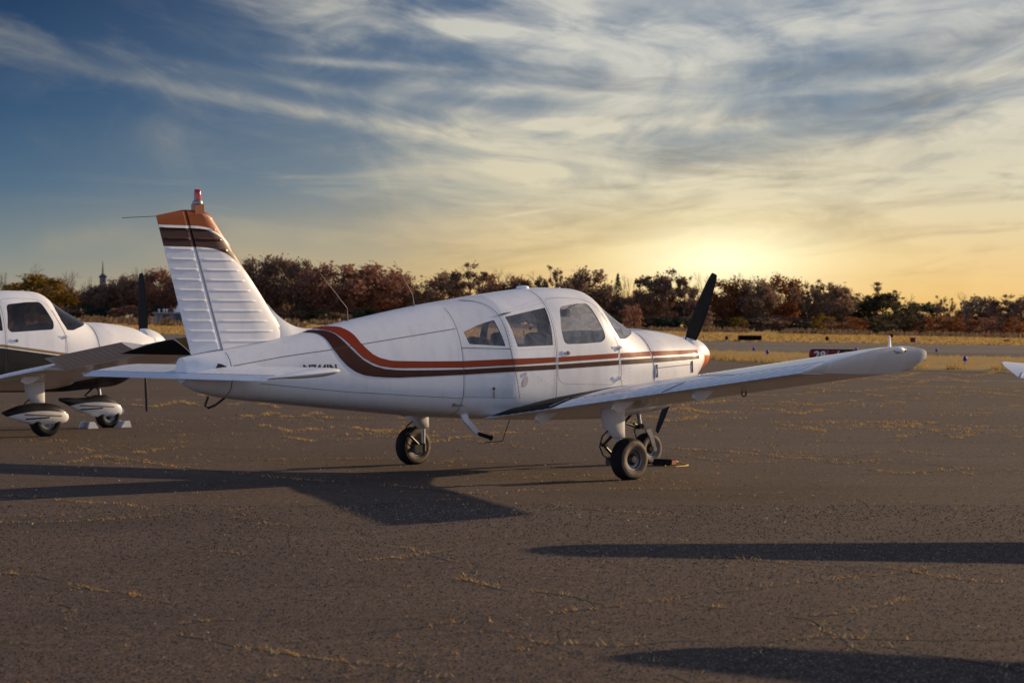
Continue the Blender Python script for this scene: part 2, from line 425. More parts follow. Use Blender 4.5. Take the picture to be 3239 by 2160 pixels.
def shell(name, a, b, off, mat, inner=None, step=.06):
    mb = MB(); mb.rings([ring(x, off) for x in xs_between(a, b, step)])
    o = fix_normals(mb.build(name, mat))
    if inner is not None:
        mi = MB(); mi.rings([ring(x, inner) for x in xs_between(max(a, -3.5), b-.02, step)]); i_ = fix_normals(mi.build('tmp', M_int))
        boolean(o, i_, 'DIFFERENCE'); kill(i_)
    return o
def resample(P, n):
    D = [0]
    for a, b in zip(P, P[1:]): D.append(D[-1]+math.dist(a, b))
    out = []; j = 0
    for i in range(n):
        d = D[-1]*i/(n-1)
        while j < len(D)-2 and D[j+1] < d: j += 1
        t = (d-D[j])/max(1e-9, D[j+1]-D[j]); out.append(tuple(p+(q-p)*t for p, q in zip(P[j], P[j+1])))
    return out
def skin_pt(x, z, side, off): return (x, side*yside(x, z, off), z)
def band(mb, up, lo, side, off=.003, n=None, m=5):
    """strip of paint that follows the skin between two (x,z) lines"""
    n = n or max(4, int(max(sum(math.dist(a, b) for a, b in zip(up, up[1:])), .1)/.03))
    U = resample(up, n); L = resample(lo, n); V = []; F = []
    for a, b in zip(U, L):
        for j in range(m):
            t = j/(m-1); V.append(skin_pt(a[0]+(b[0]-a[0])*t, a[1]+(b[1]-a[1])*t, side, off))
    for i in range(n-1):
        for j in range(m-1):
            f = (i*m+j, (i+1)*m+j, (i+1)*m+j+1, i*m+j+1); F.append(f if side > 0 else f[::-1])
    return mb.add(V, F)
def line(mb, P, side, wd=.006, off=.0035):
    P = resample(P, max(2, int(sum(math.dist(a, b) for a, b in zip(P, P[1:]))/.03)+1))
    up = []; lo = []
    for i, p in enumerate(P):
        a, b = P[max(i-1, 0)], P[min(i+1, len(P)-1)]; dx, dz = b[0]-a[0], b[1]-a[1]; l = math.hypot(dx, dz) or 1
        up.append((p[0]-dz/l*wd/2, p[1]+dx/l*wd/2)); lo.append((p[0]+dz/l*wd/2, p[1]-dx/l*wd/2))
    return band(mb, up, lo, side, off, len(P), 2)
def roundpoly(P, r=.03, n=5):
    out = []
    for i in range(len(P)):
        p = Vector(P[i]); a = Vector(P[i-1])-p; b = Vector(P[(i+1) % len(P)])-p
        k = min(r, a.length*.45, b.length*.45); A = p+a.normalized()*k; B = p+b.normalized()*k
        for j in range(n+1):
            t = j/n; out.append(tuple((1-t)**2*A+2*t*(1-t)*p+t*t*B))
    return out
def prism(name, poly, y0, y1, mat):
    return fix_normals(MB().prism(poly, y0, y1).build(name, mat, smooth=False))

DOOR = [(.065, .96), (.11, .91), (.16, .893), (.83, .872), (.90, .905), (.935, .97), (.955, 1.272), (.89, 1.414), (.83, 1.517), (.745, 1.69), (.60, 1.74), (.30, 1.755), (.08, 1.735)]
BAG = [(-1.09, .79), (-.475, .765), (-.548, 1.244), (-1.09, 1.258)]
WIN1 = dict(
    quarter=[(-1.039, 1.409), (-.838, 1.48), (-.648, 1.526), (-.592, 1.271), (-1.005, 1.293)],
    rear=[(-.51, 1.556), (.035, 1.649), (.015, 1.277), (-.45, 1.264)],
    door=[(.215, 1.66), (.446, 1.692), (.645, 1.70), (.755, 1.42), (.765, 1.345), (.70, 1.305), (.408, 1.29), (.17, 1.287), (.148, 1.446)])
WIN2 = dict(
    rear=[(-.72, 1.54), (.02, 1.655), (.02, 1.33), (-.70, 1.30)],
    door=[(.14, 1.672), (.46, 1.705), (.66, 1.712), (.79, 1.43), (.77, 1.345), (.13, 1.308), (.085, 1.36)])
WIN_LEFT = dict(door=[(.09, 1.655), (.446, 1.70), (.66, 1.712), (.80, 1.44), (.84, 1.33), (.78, 1.285), (.12, 1.275)])
SHIELD = [(.865, 1.90), (.875, 1.60), (.925, 1.46), (1.0, 1.335), (1.10, 1.335), (1.20, 1.362), (1.31, 1.39), (1.52, 1.452), (1.7, 1.475), (1.7, 1.9)]

# paint scheme lines of the white, red and brown aircraft (x, z)
RED_UP = [(-2.49, 1.452), (-2.40, 1.468), (-2.315, 1.461), (-2.27, 1.43), (-2.233, 1.385), (-2.207, 1.319), (-2.167, 1.267), (-2.108, 1.208), (-2.038, 1.172), (-1.919, 1.145), (-1.826, 1.14), (-1.511, 1.134), (-1.109, 1.133), (-.532, 1.149), (.063, 1.161), (.938, 1.193), (1.465, 1.207), (2.40, 1.218)]
RED_LO = [(-2.53, 1.444), (-2.47, 1.43), (-2.423, 1.411), (-2.367, 1.352), (-2.321, 1.294), (-2.268, 1.228), (-2.22, 1.176), (-2.137, 1.13), (-2.049, 1.096), (-1.911, 1.076), (-1.755, 1.072), (-1.437, 1.071), (-1.114, 1.07), (-.519, 1.087), (.061, 1.111), (.934, 1.145), (1.465, 1.159), (2.40, 1.181)]
BRN_UP = [(-2.59, 1.432), (-2.506, 1.43), (-2.456, 1.418), (-2.422, 1.395), (-2.368, 1.32), (-2.331, 1.268), (-2.274, 1.205), (-2.21, 1.147), (-2.111, 1.097), (-1.99, 1.067), (-1.866, 1.057), (-1.756, 1.053), (-1.439, 1.051), (-1.115, 1.053), (-.52, 1.073), (.06, 1.088), (.933, 1.122), (1.471, 1.138), (2.44, 1.160)]
BRN_LO = [(-2.68, 1.412), (-2.60, 1.405), (-2.573, 1.392), (-2.54, 1.346), (-2.511, 1.256), (-2.461, 1.171), (-2.398, 1.10), (-2.313, 1.044), (-2.224, 1.012), (-2.118, .997), (-1.994, .988), (-1.838, .984), (-1.521, .991), (-1.117, 1.002), (-.504, 1.025), (.059, 1.042), (.931, 1.074), (1.474, 1.09), (2.44, 1.126)]
def clip(P, a, b):
    """part of an x-monotone line between stations a and b"""
    P = resample(P, 400); return [p for p in P if a <= p[0] <= b]

# ---- wing
def te_z(y): return .587+.1266*(abs(y)-.573)
def foil(c, up):
    t = .15*5*(.2969*math.sqrt(max(c, 0))-.1260*c-.3516*c*c+.2843*c**3-.1036*c**4)
    cam_ = .022*(1-((c-.5)/.5)**2)
    return cam_+t*(1 if up else -.92)
def wing_pt(c, y, up, dz=0.0):
    a = abs(y); xle = .80+.30*max(0.0, min(1.0, (1.25-a)/.75))**1.3
    return ((xle+(-.80-xle)*c), y, te_z(a)+.085*(1-c)+foil(c, up)*1.6+dz)
def cosp(a, b, n): return [a+(b-a)*(1-math.cos(math.pi*i/(n-1)))/2 for i in range(n)]
def rot_hinge(p, hx, hz, ang):
    dx, dz = p[0]-hx, p[2]-hz; c, s_ = math.cos(ang), math.sin(ang)
    return (hx+dx*c-dz*s_, p[1], hz+dx*s_+dz*c)
def surface_panel(name, s_, y0, y1, ang, mat, parent, ribs=.118):
    """flap or aileron with its chordwise stiffening corrugations"""
    ny = int((y1-y0)/.0059); CS = [.808+.192*i/7 for i in range(8)]; V = []; F = []; m = 16
    for i in range(ny+1):
        a = y0+(y1-y0)*i/ny; ph = ((a-y0) % ribs)/ribs; b = max(0.0, 1-abs(ph-.5)/.11)*.012
        hz = te_z(a)+.085*.2+foil(.8, True)*1.6*.2
        up = []; lo = []
        for j, c in enumerate(CS):
            k = 1.0 if 1 <= j <= 6 else 0.0
            p = wing_pt(c, s_*a, True, b*k*(1-.4*(c-.8)/.2)); q = wing_pt(c, s_*a, False, -b*k*.6)
            up.append(rot_hinge(p, -.48, hz, ang)); lo.append(rot_hinge(q, -.48, hz, ang))
        V += up+lo[::-1]
    for i in range(ny):
        for k in range(m):
            f = (i*m+k, i*m+(k+1) % m, (i+1)*m+(k+1) % m, (i+1)*m+k); F.append(f)
    F += [tuple(range(m)), tuple(ny*m+k for k in range(m-1, -1, -1))]
    return fix_normals(mesh(name, V, F, mat, parent, True, 40))
def make_wing(root, s_, cfg):
    K = cfg.get('span', 1.0)
    YT = 4.41
    ys = [.42, .55, .7, .85, 1.0, 1.15, 1.3]+[1.3+(YT-1.3)*i/14 for i in range(1, 15)]
    CS = cosp(0, 1, 40)
    CS = [c*.80 for c in CS]
    RG = []
    for a in ys:
        RG.append([wing_pt(c, s_*a, True) for c in CS[::-1]]+[wing_pt(c, s_*a, False) for c in CS[1:]])
    w = fix_normals(MB().rings(RG).build('wing', cfg['wingmat'], root, True, 50))
    # root end of the trailing edge
    mb = MB(); R2 = []
    for a in (.40, .62):
        cc = [.8, .85, .9, .95, 1.0]; R2.append([wing_pt(c, s_*a, True) for c in cc]+[wing_pt(c, s_*a, False) for c in cc[::-1]])
    mb.rings(R2); fix_normals(mb.build('wing_root_fairing', cfg['wingmat'], w))
    surface_panel('flap', s_, .63, 2.79, R(0), M_white, w)
    surface_panel('aileron', s_, 2.81, YT-.006, cfg.get('ail', 0.0)*(1 if s_ < 0 else -1), M_white, w)
    # drooped glass-fibre tip
    V = []; F = []; NC = 30; NJ = 12; cs = cosp(0, 1, NC)
    for c in cs:
        k = math.sin(min(1.0, (1-c)*1.5)*math.pi/2); le = 1-max(0.0, (.10-c)/.10)**2*.55
        yo = YT+.165*k*le; yi = YT+.005*k*le
        pu = wing_pt(c, s_*YT, True); pl = wing_pt(c, s_*YT, False)
        z1 = pu[2]+(yo-YT)*.06; z0 = pl[2]
        row = []
        for j in range(4): t = j/3; row.append((pu[0], s_*(YT+(yo-YT)*t), pu[2]+(z1-pu[2])*t))
        for j in range(1, NJ-3):
            t = j/(NJ-4); bul = math.sin(t*math.pi)*.012*k
            row.append((pu[0], s_*(yo+(yi-yo)*(t**1.3)+bul), z1+(z0-z1)*t))
        row.append((pu[0], s_*(YT-.002), z0))
        V += row
    m = len(V)//NC
    for i in range(NC-1):
        for j in range(m-1): F.append((i*m+j, (i+1)*m+j, (i+1)*m+j+1, i*m+j+1))
    t_ = mesh('wing_tip', V, F, cfg['tipmat'], w, True, 40)
    if s_ > 0:
        for p in t_.data.polygons: p.flip()
    p0 = wing_pt(.30, s_*(YT+.165), True); n_ = MB()
    n_.lathe([(0, -.075), (.018, -.05), (.028, -.01), (.027, .03), (.016, .05), (0, .058)], (p0[0], p0[1]-s_*.005, p0[2]-.045), 'x', 14); n_.build('navigation_light', M_white, w)
    l_ = MB(); l_.lathe([(0, 0), (.022, .004), (.018, .03), (0, .04)], (p0[0]+.045, p0[1]-s_*.005, p0[2]-.045), 'x', 10); l_.build('light_lens', pbr_once('green_lens', (.02, .12, .10), .1), w)
    a_ = MB() if cfg.get('vane', True) else None; q = wing_pt(.34, s_*(YT+.10), True); MBd(a_).rings([[(q[0]-.026, q[1], q[2]-.01), (q[0], q[1]-.008, q[2]-.01), (q[0]+.026, q[1], q[2]-.01), (q[0], q[1]+.008, q[2]-.01)], [(q[0]-.008, q[1], q[2]+.092), (q[0], q[1]-.003, q[2]+.092), (q[0]+.008, q[1], q[2]+.092), (q[0], q[1]+.003, q[2]+.092)]])
    if a_: fix_normals(a_.build('tip_vane', M_white, w))
    # hinge brackets under the flap and aileron
    for a in (1.02, 2.05, 3.05) if not cfg.get('ail') else (1.0, 2.1):
        mb = MB(); z = te_z(a)+foil(.7, False)*1.6+.03
        mb.prism([(-.34, z+.02), (-.62, z+.01), (-.66, z-.06), (-.60, z-.095), (-.52, z-.08)], s_*a-.012, s_*a+.012); fix_normals(mb.build('hinge_bracket', M_white, w, False))
    if s_ < 0 or True:
        mb = MB(); a = 3.0; q = wing_pt(.45, s_*a, False)
        P = [(q[0]+.03*math.cos(t), s_*a, q[2]-.018+.03*math.sin(t)) for t in [2*math.pi*i/12 for i in range(13)]]
        mb.tube(P, .006, 6); mb.build('tie_down_ring', M_darkmetal, w)
    # seams on the upper skin
    mb = MB()
    def seam(pts):
        for a, b in zip(pts, pts[1:]):
            pass
    def sline(c0, y0, c1, y1, wd=.006, n=26):
        V = []; F = []
        for i in range(n+1):
            t = i/n; c = c0+(c1-c0)*t; y = y0+(y1-y0)*t
            dc, dy = (wd/1.6, 0) if abs(y1-y0) > abs(c1-c0)*1.6 else (0, wd)
            for sg in (-.5, .5):
                p = wing_pt(c+dc*sg, s_*(y+dy*sg), True, .0025 if c < .79 else .006); V.append(p)
        for i in range(n): F.append((2*i, 2*i+1, 2*i+3, 2*i+2) if s_ > 0 else (2*i, 2*i+2, 2*i+3, 2*i+1))
        m1 = MB(); m1.add(V, F); m1.build('skin_seam', M_seam, w)
    sline(.802, .64, .802, 4.40, .011, 60); sline(.80, 2.80, .995, 2.80, .02)
    sline(.52, .62, .52, 4.4); sline(.18, 1.2, .18, 4.4); sline(.02, 2.62, .79, 2.62); sline(.05, 1.25, .79, 1.25)
    if cfg.get('walk', True) and s_ < 0:
        V = []; F = []; n = 26; m = 8
        for i in range(n+1):
            c = .12+.865*i/n
            for j in range(m+1):
                y = .5+.84*j/m
                p = wing_pt(c, s_*y, True, .0115 if c > .79 else .004); V.append(p)
        for i in range(n):
            for j in range(m): F.append((i*(m+1)+j, i*(m+1)+j+1, (i+1)*(m+1)+j+1, (i+1)*(m+1)+j))
        mesh('walkway', V, F, M_walk, w, True, 60)
        V = []; F = []
        for i in range(n+1):
            c = .12+.84*i/n
            for y in (1.285, 1.30): V.append(wing_pt(c, s_*y, True, .0135 if c > .79 else .006))
        for i in range(n): F.append((2*i, 2*i+1, 2*i+3, 2*i+2))
        mesh('walkway_border', V, F, M_white, w)
    if K != 1.0:
        for o in [w]+list(w.children): 
            for v in o.data.vertices:
                if abs(v.co.y) > .6: v.co.y = math.copysign(.6+(abs(v.co.y)-.6)*K, v.co.y)
    return w
def MBd(m): return m or MB()
def pbr_once(name, *a, **k): return MATS.get(name) or pbr(name, *a, **k)

# ---- tail
def bead(z, z0=1.33, dz=.0905, hi=.0085, wd=.0085):
    k = round((z-z0)/dz)
    if k < 0 or k > 11: return 0.0
    d = z-(z0+k*dz)
    return hi*math.exp(-(d/wd)**2)*(1.0 if d < 0 else math.exp(-(d/(wd*1.7))**2))
def make_tail(root, cfg):
    fm = cfg['finmat']
    HB, HT = (-3.567, 1.255), (-3.95, 2.492); LB, LT = (-2.83, 1.375), (-3.70, 2.487)
    NT, NS = 300, 34
    def th(q, t): 
        T = .060-.024*t
        return T*(math.sin(math.pi/2*min(1, q/.42))**.55) if q < .42 else T*(1-.30*(q-.42)/.58)
    V = []; F = []
    for i in range(NT+1):
        t = i/NT
        h = (HB[0]+(HT[0]-HB[0])*t, HB[1]+(HT[1]-HB[1])*t); l = (LB[0]+(LT[0]-LB[0])*t, LB[1]+(LT[1]-LB[1])*t)
        if t > .94: 
            k = (t-.94)/.06; l = (l[0]-.05*k*k, l[1]+.004)
        row = []
        for j in range(NS+1):
            q = 1-(1-j/NS)  # 0 at LE
            q = (j/NS)**1.6
            x = l[0]+(h[0]+.004-l[0])*q; z = l[1]+(h[1]-l[1])*q
            fade = max(0, min(1, (q-.20)/.06))*max(0, min(1, (.95-q)/.04))
            cl = 1.0 if t < .965 else math.sqrt(max(0, 1-((t-.965)/.035)**2))
            row.append((x, (th(q, t)+bead(z)*fade)*cl, z))
        V += [(x, -y, z) for x, y, z in row[::-1]]+row[1:]
    m = 2*NS+1
    for i in range(NT):
        for j in range(m-1): F.append((i*m+j, i*m+j+1, (i+1)*m+j+1, (i+1)*m+j))
    F.append(tuple(NT*m+j for j in range(m)))
    for i in range(NT): F.append(((i)*m, (i+1)*m, (i+1)*m+m-1, i*m+m-1))
    fin = fix_normals(mesh('vertical_fin', V, F, fm, root, True, 40))
    # fillet ahead of the fin
    mb = MB(); RG = []
    for i in range(13):
        t = i/12; x = -3.05+.62*t; zt = sec(x)[3]-.02; top = 1.67*(1-t)**2.0+(sec(x)[3]-.004)*(1-(1-t)**2.0) ; w_ = .010+.050*min(1, t*3)*(1-t)
        RG.append([(x, -w_*1.5, zt-.02), (x, -w_*.8, zt+(top-zt)*.45), (x, 0, max(top, zt+.004)), (x, w_*.8, zt+(top-zt)*.45), (x, w_*1.5, zt-.02)])
    mb.rings(RG); fix_normals(mb.build('fin_fillet', M_white, fin))
    # rudder
    TB, TT = (-3.883, 1.212), (-4.247, 2.432); V = []; F = []; NS2 = 26
    HB2, HT2 = (-3.583, 1.262), (-3.962, 2.492)
    for i in range(NT+1):
        t = i/NT; h = (HB2[0]+(HT2[0]-HB2[0])*t, HB2[1]+(HT2[1]-HB2[1])*t); e_ = (TB[0]+(TT[0]-TB[0])*t, TB[1]+(TT[1]-TB[1])*t)
        row = []
        for j in range(NS2+1):
            q = j/NS2; x = h[0]+(e_[0]-h[0])*q; z = h[1]+(e_[1]-h[1])*q
            T = (.060-.024*t)*.68
            fade = max(0, min(1, (q-.10)/.06))*max(0, min(1, (.92-q)/.05))
            cl = 1.0 if t < .965 else math.sqrt(max(0, 1-((t-.965)/.035)**2))
            row.append((x, (.003+(T-.003)*(1-q)*(1 if q > .04 else .8)+bead(z)*fade)*cl, z))
        V += [(x, -y, z) for x, y, z in row[::-1]]+row
    m = 2*NS2+2
    for i in range(NT):
        for j in range(m): F.append((i*m+j, i*m+(j+1) % m, (i+1)*m+(j+1) % m, (i+1)*m+j))
    F += [tuple(range(m)), tuple(NT*m+j for j in range(m-1, -1, -1))]
    fix_normals(mesh('rudder', V, F, fm, root, True, 40))
    b = MB(); b.rings([[(x_, y_, z) for x_, y_ in ((-3.858, -.032), (-3.765, -.034), (-3.75, 0), (-3.765, .034), (-3.858, .032), (-3.865, 0))] for z in (2.44, 2.545)])
    bo = fix_normals(b.build('beacon_base', M_orange if fm is M_fin else M_white, root, True, 40))
    b = MB(); b.lathe([(0, 2.546), (.046, 2.547), (.047, 2.563), (.038, 2.578), (0, 2.579)], (-3.812, 0, 0), 'z', 20); b.build('beacon_collar', M_rim, bo)
    b = MB(); b.lathe([(0, 2.580), (.033, 2.581), (.032, 2.62), (.030, 2.668), (.024, 2.676), (0, 2.677)], (-3.812, 0, 0), 'z', 20); b.build('beacon_lens', M_lens, bo)
    a = MB(); a.tube([(-4.235, 0, 2.425), (-4.58, .02, 2.40)], .003, 5); a.build('static_wick', M_darkmetal, root)
    [MB().tube([(-3.80, q*.07, 2.455), (-3.93, q*.30, 2.415)], .005, 6).build('rod_antenna', M_white, root) for q in (-1, 1)]
    # tail cone
    # stabilator with anti-servo tab
    ST = [-.0]; XL, XT, ZT = -3.36, -4.118, 1.028
    def sf(c, up): 
        t = .10*5*(.2969*math.sqrt(c)-.1260*c-.3516*c*c+.2843*c**3-.1036*c**4)*.76
        return t if up else -t
    V = []; F = []; CS = [c*.84 for c in cosp(0, 1, 26)]; ny = 420; YT = 1.43; m = 2*len(CS)-1
    for i in range(ny+1):
        y = -YT+2*YT*i/ny; ph = (abs(y) % .094)/.094; bb = -max(0.0, 1-abs(ph-.5)/.19)*.015
        up = []; lo = []
        for c in CS:
            k = max(0, min(1, (c-.28)/.05))*max(0, min(1, (.80-c)/.03)) if abs(y) > .22 else 0
            x = XL+(XT-XL)*c; z0 = ZT+.058*(1-c); up.append((x, y, z0+sf(c, True)+bb*k)); lo.append((x, y, z0+sf(c, False)))
        V += up[::-1]+lo[1:]
    for i in range(ny):
        for j in range(m): F.append((i*m+j, i*m+(j+1) % m, (i+1)*m+(j+1) % m, (i+1)*m+j))
    st = fix_normals(mesh('stabilator', V, F, M_white, root, True, 40))
    for s_ in (-1, 1):
        V = []; F = []; cs = cosp(0, 1, 26); NJ = 9
        for c in cs:
            k = math.sin(min(1, (1-c)*1.25)*math.pi/2)**.7; x = XL+(XT-XL)*c; z0 = ZT+.058*(1-c); h = max(sf(min(c, .86), True), .008)*(1 if c < .86 else 1-(c-.86)/.14*.8)
            yo = .105*k*(1-max(0, (.12-c)/.12)**2*.6)
            for j in range(NJ):
                t = math.pi/2-math.pi*j/(NJ-1); V.append((x, s_*(YT+yo*math.cos(t)), z0+h*math.sin(t)))
        for i in range(len(cs)-1):
            for j in range(NJ-1): F.append((i*NJ+j, i*NJ+j+1, (i+1)*NJ+j+1, (i+1)*NJ+j))
        fix_normals(mesh('stabilator_tip', V, F, M_white, st, True, 50))
    mb = MB(); hz = ZT+.058*.155; ang = R(11)
    RG = []
    for y in (-YT+.005, -.3, .3, YT-.005):
        P = [(XL+(XT-XL)*.845, y, hz+.016), (XT, y, ZT+.003), (XT, y, ZT-.002), (XL+(XT-XL)*.845, y, hz-.016)]
        RG.append([rot_hinge(p, XL+(XT-XL)*.845, hz, ang) for p in P])
    fix_normals(mb.rings(RG).build('anti_servo_tab', M_white, st, False))
    mb = MB(); xg = XL+(XT-XL)*.842; mb.add([(xg+.004, -YT, hz+.0185), (xg+.004, YT, hz+.0185), (xg-.008, YT, hz+.0175), (xg-.008, -YT, hz+.0175)], [(0, 1, 2, 3)]); mb.build('tab_gap', M_seam, st, False)
    k_ = MB(); k_.tube([(-3.50, 0, .835), (-3.62, 0, .76), (-3.70, 0, .735), (-3.735, 0, .755), (-3.70, 0, .835)], .011, 8); k_.build('tail_tie_down', M_darkmetal, root)

# ---- undercarriage
def wheel(parent, c, rad, wd, s_, dusty=True):
    r0 = rad*.50; h = wd/2
    prof = [(r0, -h*.72), (r0*1.08, -h*.9), (rad*.72, -h), (rad*.86, -h*.93), (rad*.955, -h*.68), (rad*.995, -h*.30), (rad, 0), (rad*.995, h*.30), (rad*.955, h*.68), (rad*.86, h*.93), (rad*.72, h), (r0*1.08, h*.9), (r0, h*.72)]
    mb = MB(); mb.lathe(prof, c, 'y', 44)
    mb.V = [(x, y, z if z > .004 else .004-(z-.004)*.02) for x, y, z in mb.V]
    F = mb.F; nseg = len(prof)-1
    fm = [1 if (dusty and (i % nseg) in (0, 1, 2, 9, 10, 11)) else 0 for i in range(len(F))]
    w = mesh('wheel', mb.V, F, None, parent, True, 60, [M_rubber, M_side], fm); fix_normals(w)
    mb = MB()
    for sg in (-1, 1):
        mb.lathe([(r0*1.04, sg*h*.70), (r0*1.0, sg*h*.80), (r0*.90, sg*h*.78), (r0*.86, sg*h*.55), (r0*.55, sg*h*.45)], c, 'y', 32)
    mb.build('rim', M_rim, w)
    mb = MB()
    for sg in (-1, 1): mb.lathe([(r0*.9, sg*h*.5), (r0*.5, sg*h*.46), (r0*.34, sg*h*.75), (r0*.30, sg*h*.85), (0, sg*h*.86)], c, 'y', 24)
    mb.build('hub', M_rimdark, w)
    return w
def main_gear(root, s_, cfg):
    y = s_*1.45
    mb = MB(); RG = []
    for z, xa, xb, wd in ((.71, -.185, .085, .075), (.66, -.185, .085, .074), (.52, -.165, .09, .068), (.46, -.11, .09, .062), (.405, -.07, .092, .058), (.398, -.06, .088, .05)):
        P = []
        for k in range(20):
            t = 2*math.pi*k/20; c_ = math.cos(t); s2 = math.sin(t)
            P.append(((xa+xb)/2+(xb-xa)/2*math.copysign(abs(c_)**(.55 if c_ < 0 else .8), c_), y+wd*math.copysign(abs(s2)**.75, s2), z))
        RG.append(P)
    g = fix_normals(mb.rings(RG).build('main_gear_leg', M_white, root, True, 50))
    mb = MB(); mb.tube([(.03, y, .41), (.03, y, .19)], .024, 12); mb.build('oleo_strut', M_steel, g)
    mb = MB(); mb.tube([(.03, y, .235), (.03, y, .15)], .034, 12); mb.tube([(.02, y, .19), (.02, s_*1.62, .19)], .022, 10); mb.build('axle', M_darkmetal, g)
    mb = MB(); mb.tube([(-.03, y, .44), (-.175, y, .335), (-.005, y, .20)], .017, 8); mb.tube([(-.16, y-.03, .335), (-.16, y+.03, .335)], .02, 8); mb.build('torque_link', M_darkmetal, g)
    mb = MB(); mb.tube([(-.10, y, .48), (-.19, y, .42), (-.225, y, .32), (-.18, y, .24), (-.06, y+s_*.04, .16)], .007, 6); mb.build('brake_line', M_rubber, g)
    mb = MB(); mb.box((-.10, y-.03, .14), (.0, y+.045, .22)); mb.build('brake_caliper', M_darkmetal, g)
    wheel(root, (.02, s_*1.60, .200), .205, .165, s_, not cfg.get('pants'))
    if cfg.get('pants'):
        RG = []
        for x, zb, zt, wd in ((-.60, .312, .318, .008), (-.50, .25, .355, .045), (-.36, .205, .40, .075), (-.18, .16, .427, .098), (0, .142, .43, .108), (.14, .148, .405, .104), (.24, .16, .365, .088), (.31, .18, .315, .058), (.345, .215, .265, .02)):
            RG.append([(x, s_*1.60+wd*math.copysign(abs(math.cos(t))**.8, math.cos(t)), (zb+zt)/2+(zt-zb)/2*math.copysign(abs(math.sin(t))**.85, math.sin(t))) for t in [2*math.pi*k/28 for k in range(28)]])
        fix_normals(MB().rings(RG).build('wheel_pant', M_pant, root, True, 50))
def nose_gear(root, cfg):
    ax = 1.93; rad = .172
    mb = MB(); mb.tube([(1.775, 0, .66), (1.79, 0, .53)], .033, 12); mb.tube([(1.79, 0, .54), (1.82, 0, .385)], .022, 12)
    g = mb.build('nose_strut', M_steel, root)
    mb = MB(); mb.tube([(1.76, 0, .60), (1.575, 0, .448), (1.80, 0, .392)], .018, 8); mb.tube([(1.70, 0, .59), (1.78, 0, .60)], .03, 8); mb.build('torque_link', M_darkmetal, g)
    mb = MB(); mb.tube([(1.79, -.05, .41), (1.86, .05, .41)], .028, 8); mb.tube([(1.72, .0, .43), (1.84, 0, .40)], .02, 8); mb.build('steering_collar', M_darkmetal, g)
    if not cfg.get('pants'):
        mb = MB()
        for s_ in (-1, 1):
            P = [(1.82, s_*.02, .392), (1.845, s_*.085, .372), (1.885, s_*.098, .29), (ax, s_*.098, .165)]
            W_ = [.034, .036, .030, .024]
            RG = [[(p[0]-w_, p[1]-.010, p[2]), (p[0]+w_, p[1]-.010, p[2]+.01), (p[0]+w_, p[1]+.010, p[2]+.01), (p[0]-w_, p[1]+.010, p[2])] for p, w_ in zip(P, W_)]
            mb.rings(RG); mb.lathe([(0, -.014), (.028, -.013), (.028, .013), (0, .014)], (ax, s_*.098, .165), 'y', 16)
        fix_normals(mb.build('nose_fork', M_grey, g, True, 30))
    wheel(root, (ax, 0, .165), rad, .145, -1, not cfg.get('pants'))
    if cfg.get('pants'):
        RG = []
        for x, zb, zt, wd in ((1.17, .385, .425, .012), (1.30, .33, .425, .03), (1.44, .25, .42, .05), (1.60, .19, .425, .075), (1.74, .155, .455, .092), (1.88, .145, .455, .098), (2.0, .15, .40, .092), (2.10, .16, .325, .07), (2.17, .185, .255, .035), (2.19, .205, .235, .01)):
            RG.append([(x, wd*math.copysign(abs(math.cos(t))**.8, math.cos(t)), (zb+zt)/2+(zt-zb)/2*math.copysign(abs(math.sin(t))**.85, math.sin(t))) for t in [2*math.pi*k/28 for k in range(28)]])
        fix_normals(MB().rings(RG).build('nose_wheel_pant', M_npant, root, True, 50))

def make_propeller(root, cfg):
    cx, cz = 2.515, 1.165; ang = R(cfg.get('prop', 26.4))
    for sg in (1, -1):
        RG = []
        for r, ch, tw, tk in ((.06, .10, 62, .045), (.14, .115, 50, .032), (.25, .138, 38, .024), (.40, .150, 28, .019), (.58, .145, 22, .015), (.76, .122, 18, .011), (.88, .098, 16, .008), (.945, .075, 15, .006), (.96, .055, 15, .004)):
            tw = -R(tw); P = []
            for k in range(14):
                t = 2*math.pi*k/14; a = ch/2*math.cos(t); b = tk*math.sin(t)*(.55 if math.sin(t) < 0 else 1)
                u = a*math.cos(tw)-b*math.sin(tw); v = a*math.sin(tw)+b*math.cos(tw)   # u in disc, v along axis
                P.append((cx+v, u, r))
            RG.append(P)
        V = []
        for r_ in RG:
            q = []
            for x, u, r in r_:
                if sg < 0: u, r = -u, -r
                q.append((x, u*math.cos(ang)-r*math.sin(ang), cz+r*math.cos(ang)+u*math.sin(ang)))
            V.append(q)
        fix_normals(MB().rings(V).build('propeller_blade', M_prop, root, True, 50))
    mb = MB(); mb.lathe([(0, -.05), (.205, -.045), (.208, .0), (.198, .07), (.178, .14), (.147, .21), (.105, .275), (.06, .325), (.025, .348), (0, .352)], (cx+.005, 0, cz-.015), 'x', 40)
    mb.build('spinner', cfg['spinmat'], root, True, 50)

